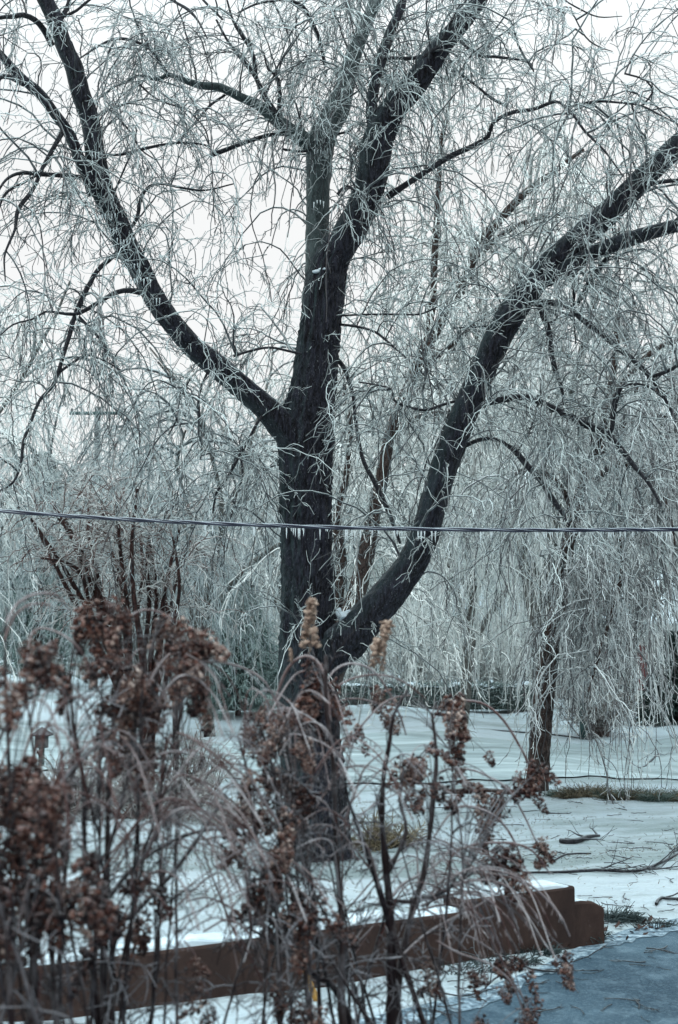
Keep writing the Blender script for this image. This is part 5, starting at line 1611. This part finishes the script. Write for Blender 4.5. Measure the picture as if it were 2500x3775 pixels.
shrub('flowering_shrub', 'arching iced shrub in front of the big trunk with one upright pale flower spike', 1440, 5.5,
      [(8, [(240, 1350, 50), (240, 1150, 46), (240, 950, 42), (235, 750, 36), (215, 550, 30), (200, 350, 26), (205, 150, 22), (235, -20, 20), (255, -150, 16), (320, -260, 12)], 5.5, 5.5),
       (8, [(260, 1250, 40), (290, 1000, 34), (330, 800, 30), (390, 600, 26), (420, 400, 24), (440, 200, 22), (450, 40, 18), (430, -150, 12)], 5.5, 5.7),
       (8, [(30, 1350, 44), (10, 1150, 38), (15, 900, 32), (0, 650, 26), (-15, 400, 24), (-25, 100, 22), (-60, -200, 20), (-60, -420, 18)], 5.3, 5.5),
       (8, [(240, 900, 30), (190, 680, 26), (130, 500, 24), (90, 380, 20), (40, 240, 14), (30, 150, 10)], 5.5, 5.3),
       (8, [(235, 800, 26), (320, 720, 24), (420, 700, 24), (500, 660, 20), (570, 620, 14)], 5.5, 5.8),
       (7, [(1568, 1150, 30), (1480, 1080, 28), (1380, 990, 24), (1250, 900, 16), (1150, 840, 12)], 5.4, 5.2),
       (7, [(1450, 700, 18), (1400, 500, 20), (1390, 350, 18), (1430, 150, 14)], 5.5, 5.4),
       (8, [(220, 600, 22), (310, 400, 20), (280, 250, 16), (300, 100, 12)], 5.5, 5.6)],
      arcs,
      [(1138, 2390, 5.6, 1.0, 0.05), (1136, 2340, 5.6, 0.9, 0.02), (1365, 2450, 5.9, 0.85, -0.5), (1392, 2410, 5.9, 0.8, -0.5), (1075, 2440, 5.6, 0.35, 0.0), (1410, 2470, 5.9, 0.35, 0.1),
       (1150, 2450, 5.6, 0.8), (1165, 2510, 5.6, 0.9), (1120, 2570, 5.6, 1.0), (1160, 2590, 5.6, 1.0), (1090, 2610, 5.6, 1.0), (1190, 2530, 5.6, 0.9),
       (1680, 2570, 6.0, 0.9), (1665, 2640, 6.0, 0.9), (1640, 2590, 6.0, 0.85), (1700, 2610, 6.0, 0.6), (1680, 2700, 6.0, 0.7), (1665, 2760, 6.0, 0.7), (1690, 2790, 6.0, 0.5),
       (1400, 2540, 5.9, 0.7), (1420, 2590, 5.9, 0.7), (1330, 2680, 5.9, 0.55), (1450, 2640, 5.9, 0.5), (1310, 2700, 5.9, 0.5),
       (1750, 2900, 6.2, 0.7), (1735, 2880, 6.2, 0.6), (1800, 2780, 6.2, 0.5), (1830, 2930, 6.2, 0.8), (1850, 2960, 6.2, 0.8), (1800, 2960, 6.2, 0.7), (1770, 2920, 6.2, 0.7), (1870, 2900, 6.2, 0.4),
       (1960, 2800, 6.2, 0.8), (1970, 2850, 6.2, 0.85), (1945, 2870, 6.2, 0.7), (1990, 2830, 6.2, 0.6), (1900, 2860, 6.2, 0.4), (1965, 2910, 6.2, 0.6),
       (1840, 3120, 6.1, 1.0), (1870, 3140, 6.1, 1.0), (1820, 3160, 6.1, 0.8), (1890, 3180, 6.1, 0.7), (1780, 3080, 6.1, 0.5), (1860, 3230, 6.0, 0.7), (1980, 3110, 6.2, 0.6), (2000, 3090, 6.2, 0.5), (2015, 3130, 6.2, 0.55), (2010, 3180, 6.2, 0.55), (1800, 3060, 6.1, 0.5),
       (2060, 3530, 6.0, 0.6), (2090, 3510, 6.0, 0.5), (1830, 3530, 5.9, 0.6), (1850, 3560, 5.9, 0.7), (1920, 3540, 5.9, 0.6), (1950, 3580, 5.9, 0.55), (1730, 3610, 5.8, 0.5), (1570, 3600, 5.6, 0.6), (1590, 3640, 5.6, 0.5), (1960, 3690, 5.7, 0.6), (1860, 3640, 5.8, 0.5), (1770, 3760, 5.6, 0.5), (1920, 3740, 5.6, 0.5), (1560, 3560, 5.6, 0.5), (1740, 3580, 5.8, 0.5), (2075, 3560, 5.9, 0.5)], 203,
      rand_heads=((1440, 1620, 2700, 3000, 13, 5.5, 6.0, 0.6, 0.95), (930, 1250, 2720, 3000, 16, 5.2, 5.8, 0.6, 1.0), ),
      rand_stems=((950, 1300, 2700, 3100, 7, 5.2, 5.8, 0.006), (1350, 1700, 2750, 3100, 6, 5.4, 5.9, 0.006), (1000, 1250, 3150, 3400, 5, 5.2, 5.6, 0.006)),
      rand_arcs=((1350, 1550, 3150, 3400, 22, 420, 130, 5.5, 6.0), (900, 1250, 2750, 3000, 16, 320, 120, 5.3, 5.8), (1300, 1450, 3000, 3300, 12, -320, 130, 5.3, 5.7), (1350, 1550, 2800, 3000, 12, 280, 100, 5.5, 5.9), (1450, 1650, 3250, 3400, 22, 380, 230, 5.6, 6.1)), fine=1000, dark=0.05)

shrub('flowering_shrub', 'brown shrub between the left and middle clumps with heads hanging over the wall', 1000, 5.0,
      [(7, [(1440, 1350, 30), (1420, 1150, 26), (1400, 900, 26), (1330, 600, 22), (1290, 400, 20), (1270, 150, 16), (1210, -80, 10)], 5.0, 5.2),
       (7, [(1300, 1350, 30), (1290, 1000, 26), (1270, 700, 22), (1180, 400, 16), (1150, 150, 12), (1100, -50, 8)], 5.0, 5.2)],
      [(7, [(940, 860, 12), (1060, 800, 13), (1160, 880, 13), (1210, 1000, 11), (1240, 1100, 8)], 5.0, 5.0),
       (7, [(860, 720, 10), (960, 700, 11), (1080, 760, 11), (1150, 860, 9)], 5.0, 5.1),
       (7, [(850, 900, 9), (900, 960, 9), (930, 1060, 8), (970, 1160, 6)], 4.9, 4.9)],
      [(870, 3040, 5.1, 0.9), (885, 3110, 5.1, 0.7), (860, 3130, 5.1, 0.6), (985, 3190, 5.0, 0.8), (700, 3555, 4.8, 0.6), (745, 3640, 4.8, 0.7), (760, 3700, 4.8, 0.6), (790, 3720, 4.8, 0.5), (1090, 3700, 4.9, 0.7), (1130, 3740, 4.9, 0.8), (1160, 3720, 4.9, 0.7), (1010, 3640, 5.0, 0.6), (1040, 3660, 5.0, 0.6)], 204,
      rand_heads=((920, 1180, 3100, 3430, 20, 4.9, 5.4, 0.7, 1.1), (880, 1120, 2600, 2850, 18, 5.0, 5.6, 0.5, 0.85), (860, 1150, 2830, 3080, 16, 5.0, 5.5, 0.6, 1.0)),
      rand_stems=((850, 1150, 2700, 3100, 6, 5.0, 5.4, 0.005),),
      rand_arcs=((620, 900, 3050, 3300, 18, 330, 120, 4.9, 5.4), (850, 1050, 2550, 2800, 14, 260, 160, 5.0, 5.5), (800, 1050, 2800, 3050, 18, -330, 120, 4.9, 5.4), (900, 1100, 3300, 3450, 10, -300, 100, 4.9, 5.3)), fine=600, dark=0.1)
